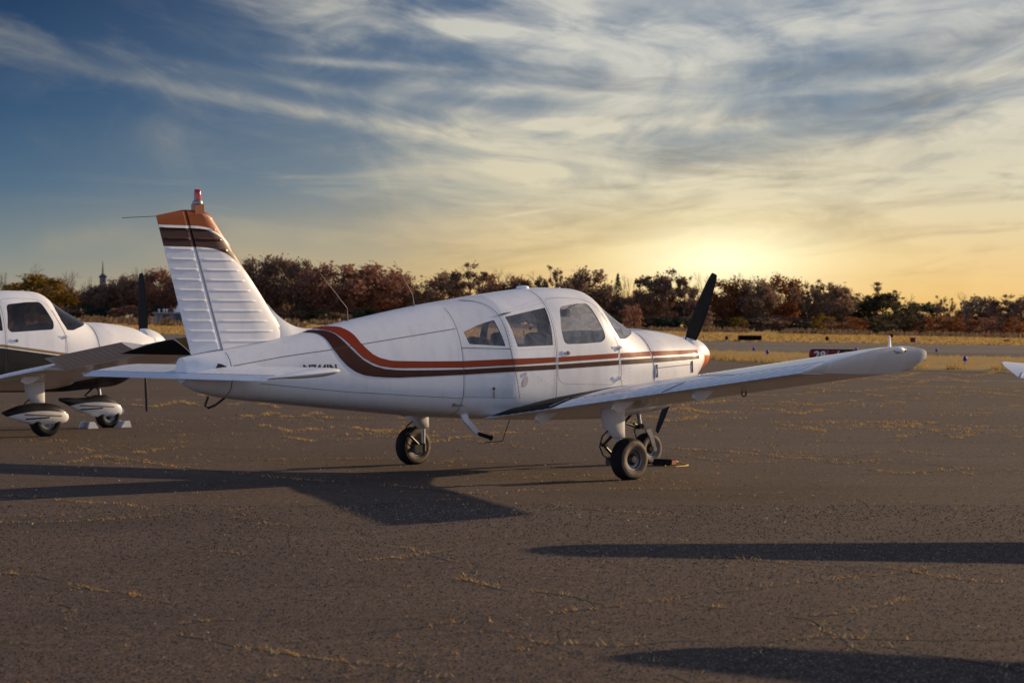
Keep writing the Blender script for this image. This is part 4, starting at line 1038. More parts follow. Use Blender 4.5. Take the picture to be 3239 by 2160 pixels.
# cracks in the apron with dry weeds growing out of them
CRACKS=[[(-5.40,25.44),(-4.95,25.44),(-4.58,24.80),(-4.02,23.79),(-3.32,22.69),(-2.70,21.85),(-1.96,20.92),(-1.42,20.48),(-0.78,19.79),(-0.48,19.27),(-0.23,19.15)],
[(-4.47,23.23),(-4.15,23.49),(-3.85,23.60),(-3.54,23.72),(-2.96,23.99),(-2.16,24.26),(-1.32,24.26)],
[(-4.30,18.95),(-4.01,18.54),(-3.72,18.38),(-3.20,18.09),(-2.88,17.55)],
[(-3.80,16.38),(-3.37,16.41),(-3.07,16.62),(-2.75,16.90),(-2.29,17.30),(-2.01,17.70),(-1.50,17.91),(-0.82,18.31),(-0.37,18.61)],
[(-2.14,16.81),(-1.86,16.38),(-1.63,16.05),(-1.27,15.85),(-1.11,15.81),(-0.98,15.27)],
[(-0.96,13.70),(-0.71,13.87),(-0.56,14.10),(-0.36,14.37)],
[(-0.75,14.55),(-0.56,14.14),(-0.39,13.67),(-0.24,13.58),(-0.19,13.33),(-0.26,12.98),(-0.28,12.64),(-0.15,12.38),(-0.00,12.07)],
[(-3.02,13.00),(-2.83,12.90),(-2.48,12.43),(-2.27,12.12),(-2.09,11.99),(-1.89,11.74),(-1.79,11.55)],
[(-1.61,10.44),(-1.47,10.28),(-1.29,10.05),(-1.17,9.98),(-1.02,9.85),(-0.81,9.62),(-0.65,9.44),(-0.56,9.45),(-0.44,9.35),(-0.29,9.12)],
[(-1.05,10.12),(-0.94,10.21),(-0.77,10.37),(-0.59,10.52),(-0.42,10.67),(-0.26,10.83),(-0.10,10.91)],
[(-2.27,11.33),(-2.21,11.07),(-2.11,10.52)],
[(-1.96,14.30),(-1.81,14.17),(-1.65,14.03)],
[(-2.37,11.55),(-2.26,11.33)],
[(-1.58,10.75),(-1.50,10.95),(-1.35,10.91)],
[(-0.26,10.83),(-0.12,10.91)],
[(-0.16,10.63),(-0.00,10.48)],
[(-0.43,9.69),(-0.30,9.72),(-0.23,9.82)],
[(0.00,18.43),(0.27,18.20),(0.42,17.76),(0.77,17.38),(1.18,17.04),(1.48,16.65),(1.64,16.41),(1.81,15.93),(1.97,15.71)],
[(0.00,17.04),(0.17,17.30),(0.42,17.65)],
[(0.11,12.14),(0.27,11.97),(0.38,11.69),(0.53,11.49),(0.69,11.60),(0.86,11.76),(1.05,11.97),(1.28,12.14),(1.57,12.41),(1.81,12.62),(2.02,12.79),(2.32,13.04),(2.54,13.27)],
[(1.13,13.83),(1.37,13.90),(1.56,13.70),(1.73,13.49),(1.92,13.39),(2.29,13.27),(2.42,12.92),(2.62,12.64),(2.77,12.48)],
[(0.00,10.44),(0.06,10.37),(0.11,10.19),(0.13,10.05),(0.00,9.88)],
[(0.13,10.05),(0.30,10.07),(0.45,10.02),(0.75,10.19),(1.05,10.15),(1.37,10.26),(1.72,10.23),(1.91,10.19),(2.38,10.26)],
[(1.37,11.07),(1.47,10.95),(1.51,10.59),(1.53,10.33),(1.52,10.02),(1.60,9.82)],
[(1.68,10.08),(1.77,9.82),(1.87,9.69),(2.02,9.50),(2.10,9.41),(2.16,9.29)],
[(1.81,26.59),(2.25,25.89),(2.53,25.66),(2.99,24.59),(3.55,23.99),(3.99,23.79),(4.47,23.23),(4.62,22.52),(5.18,22.35)],
[(3.43,21.69),(4.08,22.01),(4.46,22.35)],
[(0.99,11.49),(1.10,11.33)],
[(1.50,11.07),(1.83,11.29),(2.17,11.83)],
[(0.00,19.53),(0.49,19.61),(0.94,19.79),(1.75,19.71)],
[(0.17,11.16),(0.31,11.26),(0.57,11.49)],
[(3.81,50.16),(5.30,52.02),(6.98,54.60),(7.60,49.41),(9.67,53.81),(10.91,53.01),(11.50,49.64)],
[(4.92,47.54),(5.83,46.67),(7.42,50.72),(7.76,46.29),(9.09,48.08),(10.54,50.04),(10.60,45.71)],
[(3.09,40.68),(4.22,43.54),(5.09,43.14),(5.67,40.80),(7.11,44.40),(7.60,41.94),(8.40,41.54)],
[(2.38,37.22),(3.07,39.76),(3.34,36.98),(3.94,38.12),(4.59,39.34),(4.75,36.61),(5.58,39.05)],
[(4.89,31.96),(5.36,33.30),(5.70,33.65),(5.66,31.86),(6.30,33.93),(6.39,32.94),(6.50,32.16)],
[(4.03,32.69),(4.35,30.79),(5.04,31.57),(5.76,32.41),(5.98,30.53),(6.89,32.21),(7.38,31.82)],
[(4.99,28.89),(5.44,29.79),(5.83,30.30),(5.81,28.74),(6.44,30.33),(6.61,29.75),(6.71,28.91)],
[(-8.22,55.91),(-7.51,53.04),(-6.97,51.28),(-7.38,56.59),(-6.41,51.38),(-6.30,52.89),(-6.36,56.01)],
[(-6.71,47.54),(-6.44,46.67),(-6.83,50.72),(-6.08,46.29),(-6.16,48.08),(-6.24,50.04),(-5.55,45.71)],
[(-7.11,41.17),(-6.48,40.10),(-6.51,43.28),(-5.59,40.16),(-5.26,41.08),(-5.02,42.93),(-4.19,39.61)],
[(-4.41,36.30),(-4.04,35.17),(-4.08,37.71),(-3.61,35.48),(-3.41,35.87),(-3.33,37.57),(-2.87,34.96)],
[(-3.71,32.69),(-3.09,30.79),(-2.75,31.57),(-2.40,32.41),(-1.86,30.53),(-1.54,32.21),(-1.10,31.82)],
[(-2.71,28.89),(-2.13,29.79),(-1.49,30.30),(-0.77,28.74),(-0.13,30.33),(0.54,29.75),(1.17,28.91)],
[(-3.11,29.43),(-2.48,27.95),(-2.05,28.40),(-1.62,29.27),(-1.07,27.68),(-0.63,28.93),(-0.15,28.83)],
[(1.71,24.50),(2.50,25.75),(3.09,24.90),(3.74,24.76),(4.59,25.80),(5.04,24.57),(5.84,25.16)],
[(2.05,24.49),(2.37,23.62),(2.76,23.64),(3.26,24.49),(3.49,23.35),(3.99,24.02),(4.42,24.25)],
[(3.63,22.59),(3.79,21.93),(4.03,21.82),(4.44,22.62),(4.51,21.67),(4.87,22.13),(5.21,22.46)],
[(-5.25,26.74),(-4.84,25.60),(-4.70,25.80),(-4.66,26.67),(-4.24,25.33),(-4.21,26.25),(-4.03,26.35)],
[(-5.45,23.51),(-5.41,24.47),(-5.11,24.28),(-4.70,23.57),(-4.66,24.72),(-4.25,23.90),(-3.98,23.83)],
[(1.42,35.21),(1.66,34.94),(1.83,33.39),(2.22,35.76),(2.37,34.15),(2.59,33.89),(3.00,35.86)],
[(11.70,71.93),(11.05,63.43),(13.26,71.37),(13.62,69.04),(13.38,64.08),(16.16,73.32),(15.32,66.05)],
[(8.03,56.17),(9.79,62.73),(10.15,59.99),(10.39,56.94),(12.50,63.92),(12.06,57.78),(13.04,58.79)]]
mb = MB(); mt = MB(); M_crack = pbr('crack_shadow', (.022, .019, .017), .95)
def tuft(x, y, n, s_):
    for _ in range(n):
        px, py = x+rnd.gauss(0, .028*s_), y+rnd.gauss(0, .014*s_)
        a = rnd.uniform(0, 6.283); h = rnd.uniform(.006, .026)*s_; w = rnd.uniform(.005, .012)*s_; le = rnd.uniform(.6, 2.6)*h
        dx, dy = -math.sin(a)*w/2, math.cos(a)*w/2
        mt.add([(px-dx, py-dy, .006), (px+dx, py+dy, .006), (px+math.cos(a)*le, py+math.sin(a)*le, .006+h)], [(0, 1, 2)])
for P in CRACKS:
    D = sum(math.dist(a, b) for a, b in zip(P, P[1:])); far = min(1.0, max(0.0, (P[0][1]-18)/20))
    n = max(4, int(D/.10)); Q = resample(P, n); ph = rnd.uniform(0, 99)
    pts = []
    for i, (x, y) in enumerate(Q):
        x += noise.noise((x*3+ph, y*3, 0))*.05; y += noise.noise((x*3, y*3+ph, 5))*.06; pts.append((x, y))
    for i in range(n-1):
        (x0, y0), (x1, y1) = pts[i], pts[i+1]; l = math.hypot(x1-x0, y1-y0) or 1; w = .019*(.5+abs(noise.noise((i*.35+ph, 0, 0)))*2.0)*(1+far)
        nx, ny = -(y1-y0)/l*w/2, (x1-x0)/l*w/2
        mb.add([(x0-nx, y0-ny, .0085), (x1-nx, y1-ny, .0085), (x1+nx, y1+ny, .0085), (x0+nx, y0+ny, .0085)], [(0, 1, 2, 3)])
        v = noise.noise((i*.16+ph, 3.3, 1.0))+.25*noise.noise((i*.9+ph, 1.0, 2.0))
        if v > -.10: tuft((x0+x1)/2, (y0+y1)/2, int(3+max(0, v+.06)*17), .8+far*.9+rnd.random()*.4)
for k in range(95):          # finer side cracks
    y = rnd.uniform(8.8, 36); x = rnd.uniform(-.24, .24)*y; a = rnd.choice((0, 0, .5, -.6, 1.3, 2.2))+rnd.gauss(0, .25); P = [(x, y)]
    for i in range(rnd.randint(4, 11)): a += rnd.gauss(0, .35); x += math.cos(a)*.16; y += math.sin(a)*.16*1.6; P.append((x, y))
    for i in range(len(P)-1):
        (x0, y0), (x1, y1) = P[i], P[i+1]; l = math.hypot(x1-x0, y1-y0) or 1; w = rnd.uniform(.004, .010)*(1+max(0, y0-16)/16); nx, ny = -(y1-y0)/l*w/2, (x1-x0)/l*w/2
        mb.add([(x0-nx, y0-ny, .0082), (x1-nx, y1-ny, .0082), (x1+nx, y1+ny, .0082), (x0+nx, y0+ny, .0082)], [(0, 1, 2, 3)])
        if rnd.random() < .6: tuft((x0+x1)/2, (y0+y1)/2, rnd.randint(2, 7), .8+max(0, y0-14)/26)
for k in range(80):         # short stray weeds
    y = rnd.uniform(8.6, 34); x = rnd.uniform(-.24, .24)*y; L_ = rnd.uniform(.03, .35); s_ = .7+max(0, (y-14)/30)
    for i in range(int(2+L_*18)): tuft(x+rnd.uniform(-.5, .5)*L_*1.6, y+rnd.uniform(-.5, .5)*L_*.5, rnd.randint(1, 3), s_)
for k in range(120):         # weeds further out, thicker on the right
    y = rnd.uniform(30, 72); u = rnd.uniform(-.10, .25) if rnd.random() < .75 else rnd.uniform(-.24, .25); x = u*y
    if u > .08 and rnd.random() < .5: y = rnd.uniform(30, 46); x = u*y
    L_ = rnd.uniform(.2, 1.9)
    for i in range(int(3+L_*10)): tuft(x+rnd.uniform(-.5, .5)*L_, y+rnd.uniform(-.1, .1)*L_*.3, rnd.randint(1, 4), 1.8)
tag(mb.build('pavement_cracks', M_crack, None, False), 'thin dark cracks running through the apron asphalt', None, None, 'stuff')
tag(mt.build('crack_weeds', M_tuft, None, False), 'dry orange weeds growing along the cracks in the asphalt', None, None, 'stuff')
mb = MB()
for k in range(420):
    y = rnd.uniform(8.2, 40)**1.0; x = rnd.uniform(-.24, .24)*y; r = rnd.uniform(.002, .006)*(1 if y < 16 else 1.6)
    mb.add([(x-r, y, .006), (x, y-r, .006), (x+r, y, .006), (x, y+r, .006), (x, y, .006+r)], [(0, 1, 4), (1, 2, 4), (2, 3, 4), (3, 0, 4)])
md = MB()
for k in range(5200):
    y = 8.4+rnd.random()**1.25*34; x = rnd.uniform(-.245, .245)*y; r = rnd.uniform(.003, .010)*(1+max(0, y-14)/26); a = rnd.uniform(0, 6.28); c_, s2 = math.cos(a)*r, math.sin(a)*r; k_ = rnd.uniform(.3, .8)
    md.add([(x-c_, y-s2, .007), (x+s2*k_, y-c_*k_, .007+r*rnd.uniform(.1, .7)), (x+c_, y+s2, .008), (x-s2*k_, y+c_*k_, .007+r*rnd.uniform(.1, .9))], [(0, 1, 2, 3)])
mg = MB(); ml = MB()
for k in range(40000):       # loose grit that stands proud of the surface near the camera
    y = 8.5+rnd.random()**1.3*9.5; x = rnd.uniform(-.24, .24)*y; r = rnd.uniform(.0022, .0055)*(1+max(0, y-11)/14); h = r*rnd.uniform(.5, 1.1)
    (mg if rnd.random() < .6 else ml).add([(x-r, y-r*.6, .0062), (x+r, y-r*.6, .0062), (x, y+r, .0062), (x, y, .0062+h)], [(0, 1, 3), (1, 2, 3), (2, 0, 3)])
tag(mg.build('grit', pbr('dark_grit', (.035, .026, .021), .9), None, False), 'dark grit of the worn asphalt surface', None, None, 'stuff'); tag(ml.build('grit', pbr('brown_grit', (.28, .22, .175), .9), None, False), 'pale grit of the worn asphalt surface', None, None, 'stuff')
tag(md.build('leaf_litter', blade_mat('litter', [(0, (.05, .03, .02)), (.35, (.18, .10, .05)), (.75, (.46, .25, .09)), (1, (.55, .46, .36))], .1), None, False), 'tiny dry leaf bits and chips scattered over the asphalt', None, None, 'stuff')
tag(mb.build('pebbles', pbr('pale_stone', (.5, .47, .42), .8), None, False), 'pale small stones scattered on the asphalt', None, None, 'stuff')

# ------------------------------------------------------------------ far side: trees
def leafmat(name, stops): return blade_mat(name, stops, .42)
LM = dict(
    oak=leafmat('oak_leaves', [(0, (.15, .105, .085)), (.45, (.23, .15, .108)), (.8, (.27, .18, .12)), (1, (.31, .22, .13))]),
    red=leafmat('red_oak_leaves', [(0, (.15, .085, .07)), (.5, (.25, .13, .092)), (.85, (.29, .15, .10)), (1, (.31, .19, .11))]),
    orange=leafmat('orange_leaves', [(0, (.10, .05, .03)), (.5, (.25, .10, .04)), (1, (.32, .14, .05))]),
    yellow=leafmat('yellow_leaves', [(0, (.08, .072, .025)), (.5, (.18, .125, .03)), (.85, (.28, .16, .03)), (1, (.30, .15, .03))]),
    olive=leafmat('olive_leaves', [(0, (.05, .05, .034)), (.6, (.10, .085, .05)), (1, (.14, .11, .055))]),
    fir=leafmat('fir_needles', [(0, (.03, .04, .034)), (.6, (.05, .066, .05)), (1, (.07, .085, .06))]),
    brush=leafmat('dry_reeds', [(0, (.10, .065, .04)), (.5, (.20, .13, .075)), (1, (.34, .25, .16))]))
M_bark = pbr('bark', (.085, .066, .056), .95, var=.4, vscale=3)
M_twig = pbr('twigs', (.15, .12, .105), .95)
def branches(mb, r2, p, d, L_, rad, depth, out, spread=.55, up=.15):
    q = p+d*L_; mid = p+d*L_*.5+Vector((r2.gauss(0, 1), r2.gauss(0, 1), r2.gauss(0, .6)))*L_*.05
    mb.tube([p, mid, q], [rad, rad*.8, rad*.62], 5 if depth > 2 else 3, False)
    out.append(q)
    if depth <= 0: return
    for k in range(r2.choice((2, 3, 3)) if depth > 1 else r2.choice((3, 4))):
        v = Vector((r2.gauss(0, 1), r2.gauss(0, 1), r2.gauss(0, .8))).normalized()
        nd = (d+v*spread*r2.uniform(.7, 1.4)+Vector((0, 0, up))).normalized()
        branches(mb, r2, p+(q-p)*r2.uniform(.55, 1.0), nd, L_*r2.uniform(.55, .8), rad*.55, depth-1, out, spread, up)
def proto(kind, leaf, seed):
    """tree of unit height and unit crown width: trunk with limbs, crown of leaf-sized faces"""
    r2 = random.Random(seed); tr = MB(); cr = MB()
    def leaf_at(c, s_):
        n = Vector((r2.gauss(0, 1), r2.gauss(0, 1), r2.gauss(0, 1))).normalized(); a = n.orthogonal().normalized()*s_*r2.uniform(.6, 1.3); b = n.cross(a.normalized())*s_*r2.uniform(.4, .9)
        cr.add([c-a, c-b*.8, c+a, c+b], [(0, 1, 2, 3)])
    if kind == 'fir':
        tr.tube([(0, 0, 0), (0, 0, .5), (0, 0, .98)], [.02, .013, .002], 6)
        for k in range(26):
            z = .10+.88*k/25; rad = .5*(1-(z-.08)/.93)**.9+.015
            for j in range(11):
                a = r2.uniform(0, 6.283)
                for t in (.25, .5, .75, 1.0):
                    c = Vector((math.cos(a)*rad*t, math.sin(a)*rad*t, z-.07*t*rad/.5+r2.gauss(0, .006))); leaf_at(c, .028)
        return tr, cr
    out = []
    if kind in ('bare', 'semi', 'oak', 'umbrella'):
        tops = []
        tl = dict(bare=.34, semi=.36, oak=.30, umbrella=.56)[kind]
        tr.tube([(0, 0, 0), (r2.gauss(0, .01), 0, tl*.5), (r2.gauss(0, .015), 0, tl)], [.026, .021, .017], 7, False)
        nl = 6 if kind != 'umbrella' else 7
        for k in range(nl):
            a = 6.283*k/nl+r2.uniform(-.4, .4); el = r2.uniform(.35, 1.2) if kind != 'umbrella' else r2.uniform(.15, .9)
            d = Vector((math.cos(a)*math.cos(el), math.sin(a)*math.cos(el), math.sin(el)))
            branches(tr, r2, Vector((0, 0, tl*r2.uniform(.75, 1.0))), d, r2.uniform(.22, .30)*(1 if kind != 'umbrella' else .8), .011, 4 if kind in ('bare',) else 3, out, .6, .18)
        branches(tr, r2, Vector((0, 0, tl*.95)), Vector((.05, 0, 1)), .30, .013, 4 if kind == 'bare' else 3, out, .6, .2)
    cl = []
    if kind in ('oak', 'round', 'bush'):
        n = dict(oak=80, round=58, bush=34)[kind]
        for k in range(n):
            v = Vector((r2.gauss(0, 1), r2.gauss(0, 1), r2.gauss(0, 1))).normalized()*(r2.uniform(.35, 1)**.5)
            z = {'oak': .56+.42*v.z, 'round': .52+.45*v.z, 'bush': .46+.48*v.z}[kind]
            sq = 1.0 if kind != 'oak' else (1.0 if z > .45 else .82)
            cl.append((Vector((v.x*.42*sq, v.y*.42*sq, max(.05, z))), r2.uniform(.07, .13)))
        per = dict(oak=78, round=64, bush=44)[kind]; sz = dict(oak=.023, round=.027, bush=.036)[kind]
    elif kind in ('semi', 'umbrella'):
        pts = [q for q in out if q.z > .4]
        for k in range(60 if kind == 'semi' else 46):
            q = r2.choice(pts); cl.append((q+Vector((r2.gauss(0, .02), r2.gauss(0, .02), r2.gauss(0, .015))), r2.uniform(.025, .06)))
        per = 52; sz = .019
    else: per = 0; sz = .02
    for c, rad in cl:
        for k in range(per):
            v = Vector((r2.gauss(0, 1), r2.gauss(0, 1), r2.gauss(0, .75))); leaf_at(c+v*rad*.56, sz*r2.choice((.75, .95, 1.35)))
    # normalise to unit height and width
    allv = tr.V+cr.V; zm = max(v[2] for v in allv); xm = sorted(abs(v[0]) for v in (cr.V or tr.V))[int(len(cr.V or tr.V)*.985)]
    for m in (tr, cr): m.V = [(v[0]/(2*xm), v[1]/(2*xm), v[2]/zm) for v in m.V]
    return tr, cr
PROTO = {}
def get_proto(kind, leaf, var):
    key = (kind, leaf, var)
    if key not in PROTO:
        tr, cr = proto(kind, leaf, hash((kind, var)) % 1 + var*17+len(kind)*131)
        t = tr.build('trunk', M_bark if kind != 'bare' else M_twig, None, False).data if tr.V else None
        c = cr.build('crown', LM[leaf], None, False).data if cr.V else None
        PROTO[key] = (t, c)
        for o in [o for o in C.objects if o.name.split('.')[0] in ('trunk', 'crown') and o.data in (t, c) and o.parent is None]: bpy.data.objects.remove(o)
    return PROTO[key]
FPX = 6983.0
def place(px, py, Y): return ((px-1620)/FPX*Y, Y, CAM_H+(1036-py)/FPX*Y)
tree_rnd = random.Random(11)
def tree(px, top, wpx, kind, leaf, label, Y=600.0, var=None, name='tree', cat='tree', group=None):
    x, y, zt = place(px, top, Y); zb = gz(x, y)-.15; h = zt-zb; w = wpx/FPX*Y
    var = tree_rnd.randint(0, 2) if var is None else var
    t, c = get_proto(kind, leaf, var)
    root = empty(name, (x, y, zb), tree_rnd.uniform(0, 6.28)); root.scale = (w, w, h); tag(root, label, cat, group)
    if t: link('trunk', t, None, root)
    if c: link('crown', c, None, root)
    return root
G = 'trees of the woodland edge behind the airfield'
TREES = [
 (8, 862, 60, 'bare', 'oak', 'bare grey tree at the left edge of the photo behind the left airplane roof'),
 (110, 838, 78, 'bare', 'oak', 'tall bare crown rising behind the round yellow-green tree'),
 (117, 874, 150, 'round', 'yellow', 'round yellow-green tree with an orange right side behind the left airplane'),
 (216, 858, 95, 'bare', 'oak', 'bare branching tree between the round yellow-green tree and the steeple'),
 (282, 878, 44, 'bare', 'oak', 'small bare treetop just left of the church steeple'),
 (318, 902, 84, 'oak', 'oak', 'dark brown tree right in front of the church steeple'),
 (392, 872, 84, 'oak', 'oak', 'dark brown tree just right of the church steeple'),
 (432, 846, 62, 'bare', 'oak', 'bare twigs showing above the dark trees left of the black propeller blade'),
 (438, 868, 84, 'oak', 'oak', 'dark brown tree left of the upright propeller blade of the left airplane'),
 (503, 850, 96, 'oak', 'red', 'reddish brown tree behind the upright propeller blade of the left airplane'),
 (572, 862, 100, 'oak', 'oak', 'dark brown tree partly hidden by the rudder trailing edge'),
 (640, 850, 100, 'oak', 'oak', 'dark tree mostly hidden behind the rudder'),
 (720, 836, 110, 'oak', 'oak', 'dark tree hidden behind the fin'),
 (795, 812, 110, 'oak', 'oak', 'brown tree touching the right side of the tail fin'),
 (878, 808, 130, 'oak', 'oak', 'tallest dense brown tree just right of the tail fin'),
 (954, 818, 92, 'oak', 'oak', 'narrow brown tree second in the tall row right of the tail fin'),
 (1057, 832, 158, 'oak', 'red', 'broad reddish oak behind the rear whip antenna'),
 (1182, 832, 172, 'oak', 'red', 'broad reddish oak behind the front whip antenna'),
 (1265, 862, 90, 'oak', 'oak', 'lower brown tree at the right end of the tall reddish oaks'),
 (1352, 905, 80, 'semi', 'oak', 'low thin tree right of the gap in the tree line'),
 (1404, 858, 110, 'oak', 'oak', 'pointed dark brown tree above the rear cabin roof'),
 (1486, 834, 112, 'semi', 'oak', 'tall gappy tree with sky showing through above the cabin roof'),
 (1586, 856, 100, 'bare', 'oak', 'bare rounded treetop behind the roof antenna'),
 (1560, 884, 90, 'oak', 'red', 'low red-brown tree under the bare rounded treetop'),
 (1642, 876, 92, 'oak', 'red', 'low red-brown tree directly above the roof antenna'),
 (1700, 860, 62, 'bare', 'oak', 'thin bare tree right of the roof antenna'),
 (1764, 846, 100, 'semi', 'oak', 'open crowned tree above the front of the cabin roof'),
 (1862, 848, 112, 'oak', 'oak', 'dense dark brown tree above the windshield'),
 (1955, 873, 52, 'fir', 'fir', 'pointed dark green conifer above the engine cowl'),
 (1986, 874, 46, 'bare', 'oak', 'thin bare tree just right of the dark green conifer'),
 (2070, 868, 96, 'oak', 'oak', 'brown tree left of the raised propeller blade of the middle airplane'),
 (2110, 852, 112, 'semi', 'oak', 'tall half-bare tree behind the engine cowl, left of the propeller'),
 (2164, 880, 66, 'semi', 'red', 'open reddish tree just left of the raised propeller blade'),
 (2221, 866, 70, 'bare', 'oak', 'bare treetop just left of the propeller tip'),
 (2310, 880, 104, 'oak', 'orange', 'orange-red tree just right of the raised propeller blade'),
 (2373, 868, 112, 'bare', 'oak', 'wide bare crown below the bright glow of the sun'),
 (2392, 882, 100, 'oak', 'oak', 'dark brown tree in front of the wide bare crown'),
 (2465, 868, 112, 'oak', 'orange', 'tall rusty brown tree right of the sun glow'),
 (2556, 890, 96, 'semi', 'oak', 'half-bare tree right of the tall rusty brown tree'),
 (2600, 900, 80, 'semi', 'yellow', 'yellow tinged open tree above the red runway sign'),
 (2640, 898, 104, 'oak', 'oak', 'brown tree at the right end of the tall row'),
 (2678, 922, 46, 'semi', 'oak', 'thin tree standing free at the end of the tall row'),
 (2703, 957, 22, 'fir', 'fir', 'tiny pointed conifer in the dip of the tree line'),
 (2772, 900, 112, 'umbrella', 'oak', 'umbrella-shaped tree standing out over the lower trees above the wing tip'),
 (2800, 932, 120, 'round', 'olive', 'dark olive tree under the umbrella-shaped tree'),
 (2872, 934, 52, 'bare', 'oak', 'bare tree right of the umbrella-shaped tree'),
 (2735, 958, 90, 'round', 'olive', 'dark rounded tree left below the umbrella-shaped tree'),
 (2920, 962, 92, 'round', 'fir', 'low dark green tree in the low part of the tree line'),
 (2986, 941, 62, 'semi', 'oak', 'open brown tree left of the big bare crown on the right'),
 (3050, 929, 110, 'bare', 'oak', 'big pale bare crown on the right side of the photo'),
 (3096, 938, 100, 'oak', 'oak', 'brown tree in front of the big pale bare crown'),
 (3185, 936, 92, 'semi', 'oak', 'open tree left of the right photo edge'),
 (3235, 940, 84, 'oak', 'oak', 'brown tree at the right edge of the photo'),
]
for i, (px, py, w, k, lf, lab) in enumerate(TREES): tree(px, py-9, w*1.36, k, lf, lab, 600+tree_rnd.uniform(-14, 14)+(12 if k == 'bare' else 0))
REG = [(250, 'behind the left airplane roof'), (600, 'between steeple and tail fin'), (900, 'behind the tail fin'), (1350, 'behind the whip antennas'), (1700, 'above the rear cabin roof'), (2050, 'above windshield and cowl'), (2270, 'left of the raised propeller'), (2600, 'right of the raised propeller'), (2950, 'above the right wing tip'), (9999, 'near the right photo edge')]
CN = dict(oak='brown', red='reddish', olive='olive', fir='dark green', orange='orange', yellow='yellow'); ORD = ['first', 'second', 'third', 'fourth', 'fifth', 'sixth', 'seventh', 'eighth', 'ninth', 'tenth']; CNT = {}
def back_label(px, lf, what):
    r = next(t for q, t in REG if px < q); k = CNT.get((what, r, lf), 0); CNT[(what, r, lf)] = k+1
    return f'{ORD[min(k, 9)]} {CN[lf]} {what} from the left {r}'
# lower woodland filling the edge between the named trees
for i in range(64):
    px = -30+3300*i/63+tree_rnd.uniform(-18, 18); base = 1036-(1.7-11.7*(px-1620)/FPX-1.45)/600*FPX
    hi = 104 if px < 420 else 132 if px < 1290 else 106 if px < 2680 else 72
    tree(px, base-hi*tree_rnd.uniform(.75, 1.05), tree_rnd.uniform(115, 160), 'round' if tree_rnd.random() < .5 else 'oak', (lf_ := tree_rnd.choice(('oak', 'oak', 'olive', 'red'))), back_label(px, lf_, 'lower back-row tree'), 628+tree_rnd.uniform(0, 20), None, 'tree', 'tree', 'second row woodland trees')
SH = [(2700, 1000, 84, 'orange', 'red autumn bush at the foot of the tree line left of the umbrella-shaped tree'), (2335, 1000, 66, 'yellow', 'yellow-green bush right of the propeller at the foot of the trees'),
 (2880, 1004, 60, 'orange', 'orange-brown bush below the bare tree right of the umbrella-shaped tree'), (2965, 996, 92, 'orange', 'orange bush left of the big pale bare crown'), (3040, 992, 80, 'orange', 'bright orange bush below the big pale bare crown'), (3120, 1000, 90, 'red', 'red-brown bush below the brown tree on the right'),
 (2840, 976, 120, 'olive', 'tall olive bush below the umbrella-shaped tree'), (2600, 985, 70, 'yellow', 'yellow bush at the foot of the yellow tinged tree'), (985, 1008, 40, 'yellow', 'small yellow-green bush standing before the trees right of the tail fin'), (2000, 960, 70, 'red', 'dark red bush under the conifer above the engine cowl'), (2215, 975, 80, 'oak', 'brown bush left of the raised propeller blade'), (3205, 1000, 70, 'orange', 'orange-brown bush at the right photo edge')]
for px, py, w, lf, lab in SH: tree(px, py, w, 'bush', lf, lab, 560, None, 'bush', 'bush')
for i in range(46):
    px = -20+3300*i/45+tree_rnd.uniform(-20, 20); base = 1036-(1.7-11.7*(px-1620)/FPX-1.45)/600*FPX
    tree(px, base-tree_rnd.uniform(30, 56), tree_rnd.uniform(90, 135), 'bush', (lf_ := tree_rnd.choice(('olive', 'oak', 'fir', 'oak', 'red'))), back_label(px, lf_, 'undergrowth shrub'), 575+tree_rnd.uniform(-6, 8), None, 'shrub', 'shrub', 'undergrowth shrubs along the tree line')
for i in range(36):          # the wood goes on past both sides of the photograph
    px = (-1000+i*54) if i < 18 else 3330+(i-18)*60
    base = 1036-(1.7-11.7*(px-1620)/FPX-1.45)/600*FPX
    tree(px, base-tree_rnd.uniform(105, 150), tree_rnd.uniform(120, 170), 'oak', tree_rnd.choice(('oak', 'red', 'olive')), 'woodland tree past the '+('left' if i < 18 else 'right')+' edge of the photo', 615+tree_rnd.uniform(0, 20), None, 'tree', 'tree', 'woodland trees past the photo edges')
# pale reeds and dry brush before the trees
mb = MB(); r3 = random.Random(5)
for k in range(620):
    u = r3.uniform(-.245, .25); Y = r3.uniform(430, 520) if u > .10 else r3.uniform(300, 500) if u < -.09 else r3.uniform(450, 540)
    if u > .1 and noise.noise((u*40, 0, 0)) < -.15: continue
    x = u*Y; z = gz(x, Y); w = r3.uniform(1.0, 3.2); h = r3.uniform(.4, 1.3)*(1.0 if abs(u) > .08 else .8)
    for j in range(16):
        px_ = x+r3.gauss(0, w*.45); py_ = Y+r3.gauss(0, .8); hh = h*max(.25, 1-((px_-x)/w)**2)*r3.uniform(.7, 1.2); a = r3.uniform(.12, .38); le = r3.gauss(0, .25)
        mb.add([(px_-a, py_, z-.1), (px_+a, py_+r3.uniform(-.2, .2), z-.1), (px_+a*.7+le, py_+.1, z+hh*.8), (px_+le, py_, z+hh), (px_-a*.7+le, py_, z+hh*.75)], [(0, 1, 2, 3, 4)])
tag(mb.build('dry_brush', LM['brush'], None, False), 'pale dry reeds and brush between the field and the trees', None, None, 'stuff')

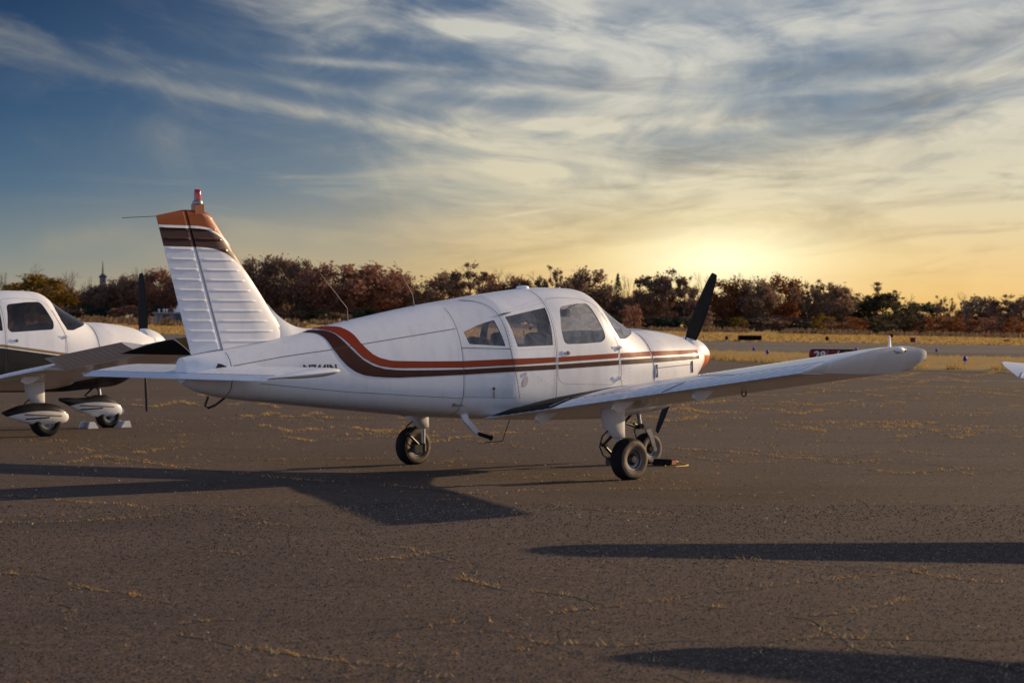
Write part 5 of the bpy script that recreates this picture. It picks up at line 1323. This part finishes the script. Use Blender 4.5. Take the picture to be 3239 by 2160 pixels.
# ------------------------------------------------------------------ steeple and low building on the left
M_wall = pbr('grey_wall', (.20, .20, .205), .8, var=.2, vscale=.6); M_wroof = pbr('white_roof', (.72, .72, .76), .6); M_slate = pbr('slate', (.05, .055, .065), .7); M_stw = pbr('steeple_paint', (.10, .11, .14), .8)
x, y, zt = place(326, 824, 690); zb = gz(x, y); k = 690/FPX
root = empty('church_steeple', (x, y, zb), R(20)); tag(root, 'slender church steeple with a pointed spire above the dark trees on the left', 'steeple')
H1 = CAM_H+(1036-878)*k-zb; H2 = zt-zb
MB().box((-8.6*k, -8.6*k, 0), (8.6*k, 8.6*k, H1)).build('tower', M_stw, root, False)
mb = MB()
for i in range(4): pass
mb.rings([[(sx*a, sy*a, z) for sx, sy in ((-1, -1), (1, -1), (1, 1), (-1, 1))] for a, z in ((11.5*k, H1), (12*k, H1+.2), (4*k, H1+11*k))]); fix_normals(mb.build('tower_roof', M_slate, root, False))
mb = MB(); mb.tube([(0, 0, H1+9*k), (0, 0, H2)], [3.6*k, .05], 8); mb.build('spire', M_stw, root)
for s_ in (-1, 1):
    mb = MB(); mb.box((-3.2*k, -8.8*k, H1-22*k) if s_ < 0 else (-8.8*k, -3.2*k, H1-22*k), (3.2*k, -8.6*k, H1-6*k) if s_ < 0 else (-8.6*k, 3.2*k, H1-6*k)); mb.build('louvre_opening', M_slate, root, False)
YB = 330.0; k = YB/FPX; x, y, _ = place(585, 1000, YB); zb = gz(x, y)-.2
root = empty('low_building', (x, y, zb), R(-4)); tag(root, 'low grey flat-roofed building with white roof vents behind the tail of the left airplane', 'building')
zr = CAM_H+(1036-990)*k-zb; zw = CAM_H+(1036-986)*k-zb
MB().box((-98*k, 0, 0), (85*k, 7, zr-.12)).build('wall', M_wall, root, False); MB().box((-102*k, -.5, zr-.118), (88*k, 7.5, zr+.12)).build('roof', M_wall, root, False)
for px in (-92, -76, -67, -42):
    mb = MB(); mb.lathe([(0, 0), (.10, 0), (.10, 6*k), (.20, 7*k), (.18, 10*k), (0, 11*k)], (px*k, 2, zr+.12), 'z', 10); mb.build('roof_vent', M_wroof, root)
mb = MB(); mb.rings([[(-36*k, 1, zr+.12), (60*k, 1, zr+.12), (60*k, 6, zr+.12), (-36*k, 6, zr+.12)], [(-26*k, 3.2, zr+58*k), (60*k, 3.2, zr+58*k), (60*k, 3.8, zr+58*k), (-26*k, 3.8, zr+58*k)]]); fix_normals(mb.build('steep_white_roof', M_wroof, root, False))
for px in (-60, -20, 20, 60):
    mb = MB(); mb.box((px*k-.5, -.02, .9), (px*k+.5, .02, 1.9)); mb.build('window', M_slate, root, False)
for px in (-84, -34, 5, 44):
    mb = MB(); mb.box((px*k-.06, -.03, 0), (px*k+.06, .0, zr-.13)); mb.build('wall_post', M_slate, root, False)

# ------------------------------------------------------------------ airfield signs and lights
M_signback = pbr('sign_back_black', (.006, .006, .008), .9, spec=.05); M_signred = pbr('sign_red', (.15, .010, .016), .6, spec=.2); M_signwhite = pbr('sign_white', (.62, .6, .58), .6); M_signblk = pbr('sign_black_face', (.012, .012, .014), .5); M_signyel = pbr('sign_yellow', (.42, .36, .03), .5); M_leg = pbr('sign_leg', (.25, .24, .22), .6); M_blue = pbr('blue_lens', (.025, .014, .26), .5, spec=.2)
def curved_sign(name, label, px, py_base, Y, L_, h, d, rz, panels, z0_=.14):
    """wind-rounded sign box: convex faces, oval ends; panels = [(x0,x1,material)] on the front"""
    x, y, _ = place(px, 1000, Y); z = gz(x, y); root = empty(name, (x, y, z), rz); tag(root, label, 'sign')
    z0 = z0_
    def prof(n=10): return [(-d/2*math.sin(math.pi*i/n)**.7, z0+h*i/n) for i in range(n+1)]
    P = prof(); loop = P+[(-a, b) for a, b in P[::-1][1:-1]]
    mb = MB(); mb.rings([[(xx, a, b) for a, b in loop] for xx in (-L_/2, L_/2)]); fix_normals(mb.build('sign_box', M_signback, root, True, 40))
    for a, b, m in panels:
        mb = MB(); V = [(xx, q[0]-.006, q[1]) for xx in (a, b) for q in P[1:-1]]; n = len(P)-2; mb.add(V, [(i, n+i, n+i+1, i+1) for i in range(n-1)]); mb.build('sign_panel', m, root, True)
    for xx in (-L_*.45, -L_*.15, L_*.15, L_*.45):
        mb = MB(); mb.tube([(xx, 0, -.05), (xx, 0, z0+.03)], .03, 6); mb.build('sign_leg', M_leg, root)
    return root, P
def sign_text(root, P, txt, xa, xb, f0, f1, mat, z0=.14, bold=.02):
    V, F = text_mesh(txt, 1, bold); h = P[-1][1]-P[0][1]; W_ = []
    for a, b in V:
        zz = P[0][1]+h*(f0+(f1-f0)*b); t = (zz-P[0][1])/h; i = min(len(P)-2, int(t*(len(P)-1))); q = t*(len(P)-1)-i
        W_.append((xa+(xb-xa)*a, P[i][0]+(P[i+1][0]-P[i][0])*q-.012, zz))
    mesh('sign_text', W_, F, mat, root, False)
r_, P_ = curved_sign('runway_sign', 'red runway sign reading 29-11 with a black end panel, behind the right wing', 2634, 1150, 94, 2.1, .50, .34, R(-40), [(-1.07, -.18, M_signred), (-.165, .34, M_signred), (.40, 1.07, M_signblk)], .03)
sign_text(r_, P_, '29', -.82, -.24, .16, .84, M_signwhite); sign_text(r_, P_, '-', -.13, .0, .46, .54, M_signwhite); sign_text(r_, P_, '11', .06, .27, .16, .84, M_signwhite); sign_text(r_, P_, 'F', .66, .86, .16, .80, M_signyel)
for a, b in ((-.178, -.166), (.345, .395)):
    mb = MB(); n = len(P_)-2; V = [(xx, q[0]-.010, q[1]) for xx in (a, b) for q in P_[1:-1]]; mb.add(V, [(i, n+i, n+i+1, i+1) for i in range(n-1)]); mb.build('panel_divider', M_signwhite, r_, True)
curved_sign('runway_sign', 'black back of a long low sign at the far runway edge right of the propeller', 2372, 1080, 207, 2.2, .46, .3, R(2), [])
curved_sign('runway_sign', 'small dark sign seen end-on at the runway edge just right of the spinner', 2299, 1080, 204, .9, .40, .22, R(78), [])
curved_sign('runway_sign', 'small black sign seen end-on beyond the runway above the red 29-11 sign', 2617, 1086, 214, .9, .46, .28, R(75), [])
curved_sign('runway_sign', 'small dark red square sign with white right edge beyond the runway', 2889, 1086, 214, .62, .46, .16, R(-8), [(-.31, .19, M_signred), (.20, .31, M_signwhite)])
curved_sign('runway_sign', 'small red and grey sign in the far field near the right photo edge', 3185, 1080, 260, .70, .22, .14, R(-6), [(-.35, .1, M_signred), (.1, .35, M_leg)])
x, y, _ = place(2819, 1064, 330); root = empty('field_marker', (x, y, gz(x, y))); tag(root, 'small dark box marker in the far field left of the wing tip vane', 'marker'); MB().box((-.26, -.2, .1), (.26, .2, .62)).build('box', M_signback, root, False); MB().box((-.05, -.05, -.05), (.05, .05, .1)).build('post', M_leg, root, False)
def stake(px, Y, h, lab):
    x, y, _ = place(px, 1080, Y); z = gz(x, y); root = empty('marker_stake', (x, y, z)); tag(root, lab, 'marker', 'thin marker stakes along the far runway edge')
    mb = MB(); mb.tube([(0, 0, -.05), (0, 0, h*.7)], .025, 6); mb.build('post', M_leg, root); mb = MB(); mb.lathe([(0, h*.62), (.06, h*.64), (.07, h*.8), (.05, h), (0, h)], (0, 0, 0), 'z', 8); mb.build('cap', M_darkmetal, root)
for px, Y, h, lab in ((2226, 214, .42, 'thin marker stake left of the small dark end-on sign by the spinner'), (2266, 212, .26, 'short marker stake between the spinner and the small dark end-on sign'), (2524, 214, .32, 'marker stake in the far field right of the long black sign'), (2564, 212, .32, 'marker stake just left of the small black end-on sign'), (2874, 216, .28, 'short stake at the left foot of the dark red square sign'), (2943, 240, .24, 'small stake right of the dark red square sign'), (3020, 214, .26, 'low stake at the runway edge right of the wing tip'), (3100, 240, .24, 'small stake in the far field left of the red and grey sign'), (3180, 214, .26, 'low stake at the runway edge under the red and grey sign')): stake(px, Y, h, lab)
def blue_light(px, Y, lab):
    x, y, _ = place(px, 1130, Y); z = gz(x, y)+(.10 if Y < 120 else 0); root = empty('taxiway_light', (x, y, z)); tag(root, lab, 'light', 'blue taxiway edge lights')
    mb = MB(); mb.tube([(0, 0, -.1), (0, 0, .14)], .022, 8); mb.build('stem', M_leg, root)
    mb = MB(); mb.lathe([(0, .12), (.06, .125), (.075, .15), (.07, .24), (.045, .30), (0, .32)], (0, 0, 0), 'z', 12); mb.build('lens', M_blue, root)
for px, Y, lab in ((2385, 124, 'blue taxiway light at the far edge of the grass strip right of the spinner'), (2428, 101, 'blue taxiway light in the grass strip right of the spinner, nearer one'), (2709, 116, 'blue taxiway light just right of the red 29-11 sign'), (2963, 128, 'blue taxiway light on the runway side beyond the wing tip'), (3053, 83, 'blue taxiway light in the grass strip between the wing tip and the right airplane')): blue_light(px, Y, lab)

# ------------------------------------------------------------------ the three parked aircraft
HEAD = R(42.49); AG = 'light airplanes parked in a row'
cfg_main = dict(wins=WIN1, leftdoor=WIN_LEFT['door'], skin=M_white, wingmat=M_white, tipmat=M_white, finmat=M_fin, spinmat=M_spin, stripes=True, rivets=True, scuff=True, prop=26.4)
plane = build_airplane(cfg_main, 'parked_airplane', 'white airplane with red and brown side stripes and orange tail tip, whole in the middle', 'airplane', AG)
plane.location = (.019, 22.181, 0); plane.rotation_euler = (0, 0, HEAD)
third = copy_tree(plane); third.location = (8.72, 14.98, 0); third.scale = (1, 1.16, 1); third.rotation_euler = (0, 0, R(70))
third['label'] = 'airplane at the right edge of which only the pointed white wing tip shows'
THIN = {}
def thin_wings(air):
    for w_ in list(air.children):
        if not w_.name.startswith('wing'): continue
        for ch in [w_]+list(w_.children):
            if ch.name.startswith('tip_vane'): bpy.data.objects.remove(ch); continue
            if ch.data.name not in THIN:
                me = ch.data.copy(); THIN[ch.data.name] = me
                for v in me.vertices:
                    y = abs(v.co.y); f = 1-.45*max(0.0, min(1.0, (y-2.4)/2.1)); zr = te_z(v.co.y)+.055
                    v.co.z = zr-.02+(v.co.z-zr)*.58*(.45+.55*f); v.co.x = -.25+(v.co.x+.25)*f
            ch.data = THIN[ch.data.name]
thin_wings(third)
fourth = copy_tree(plane); fourth.location = (6.58, 8.37, 0); fourth.rotation_euler = (0, 0, R(32))
fourth['label'] = 'airplane out of the photo on the right whose wing throws the lowest shadow'
thin_wings(fourth)
cfg_left = dict(wins=WIN2, skin=M_belly, wingmat=M_white, tipmat=M_tip2, finmat=M_white, spinmat=M_white, pants=True, walk=False, span=1.055, ail=R(-24), prop=-4.0, glass=M_tint, shield=M_tint, step=False)
left = build_airplane(cfg_left, 'parked_airplane', 'white airplane with black belly, gold line and wheel pants, cut by the left edge', 'airplane', AG)
left.location = (-7.37, 30.61, 0); left.rotation_euler = (0, 0, HEAD); left.scale = (1.06,)*3

# wheel chocks
def a2w(o, x, y): 
    p = Matrix.Rotation(HEAD, 4, 'Z') @ Vector((x, y, 0)); return o.location+p*o.scale[0]
p = a2w(plane, 1.86, -.32); root = empty('wheel_chock', (p.x, p.y, 0), HEAD+R(8), .72); tag(root, 'black wheel chock with a red end and yellow rope by the middle nose wheel', 'wheel chock')
mb = MB(); mb.prism([(-.10, 0), (.10, 0), (.05, .10), (-.05, .10)], -.16, .16); fix_normals(mb.build('wedge', M_rubber, root, False))
mb = MB(); mb.box((-.055, -.166, .025), (.055, -.162, .085)); mb.build('end_plate', M_redpl, root, False)
mb = MB(); mb.tube([(-.15, -.12, .012), (-.28, -.20, .012), (-.20, -.34, .012), (.0, -.36, .012), (.16, -.30, .014), (.22, -.20, .02), (.17, -.12, .05), (.06, -.15, .075)], .011, 6); mb.build('rope', M_yellow, root)
for x, lab in ((1.62, 'white wheel chock behind the nose wheel of the left airplane'), (2.14, 'white wheel chock in front of the nose wheel of the left airplane')):
    p = a2w(left, x/1.0, -.02); root = empty('wheel_chock', (p.x, p.y, 0), HEAD); tag(root, lab, 'wheel chock', 'white wheel chocks of the left airplane')
    s_ = 1 if x < 1.9 else -1
    for y0 in (-.13, .10): 
        mb = MB(); mb.prism([(-.09*s_, .002), (.09*s_, .002), (.02*s_, .10), (-.06*s_, .10)], y0, y0+.03); fix_normals(mb.build('side_plate', M_white, root, False))
    mb = MB(); mb.prism([(.055*s_, .004), (.085*s_, .004), (.012*s_, .095), (-.02*s_, .095)], -.10, .10); fix_normals(mb.build('ramp_plate', M_white, root, False))
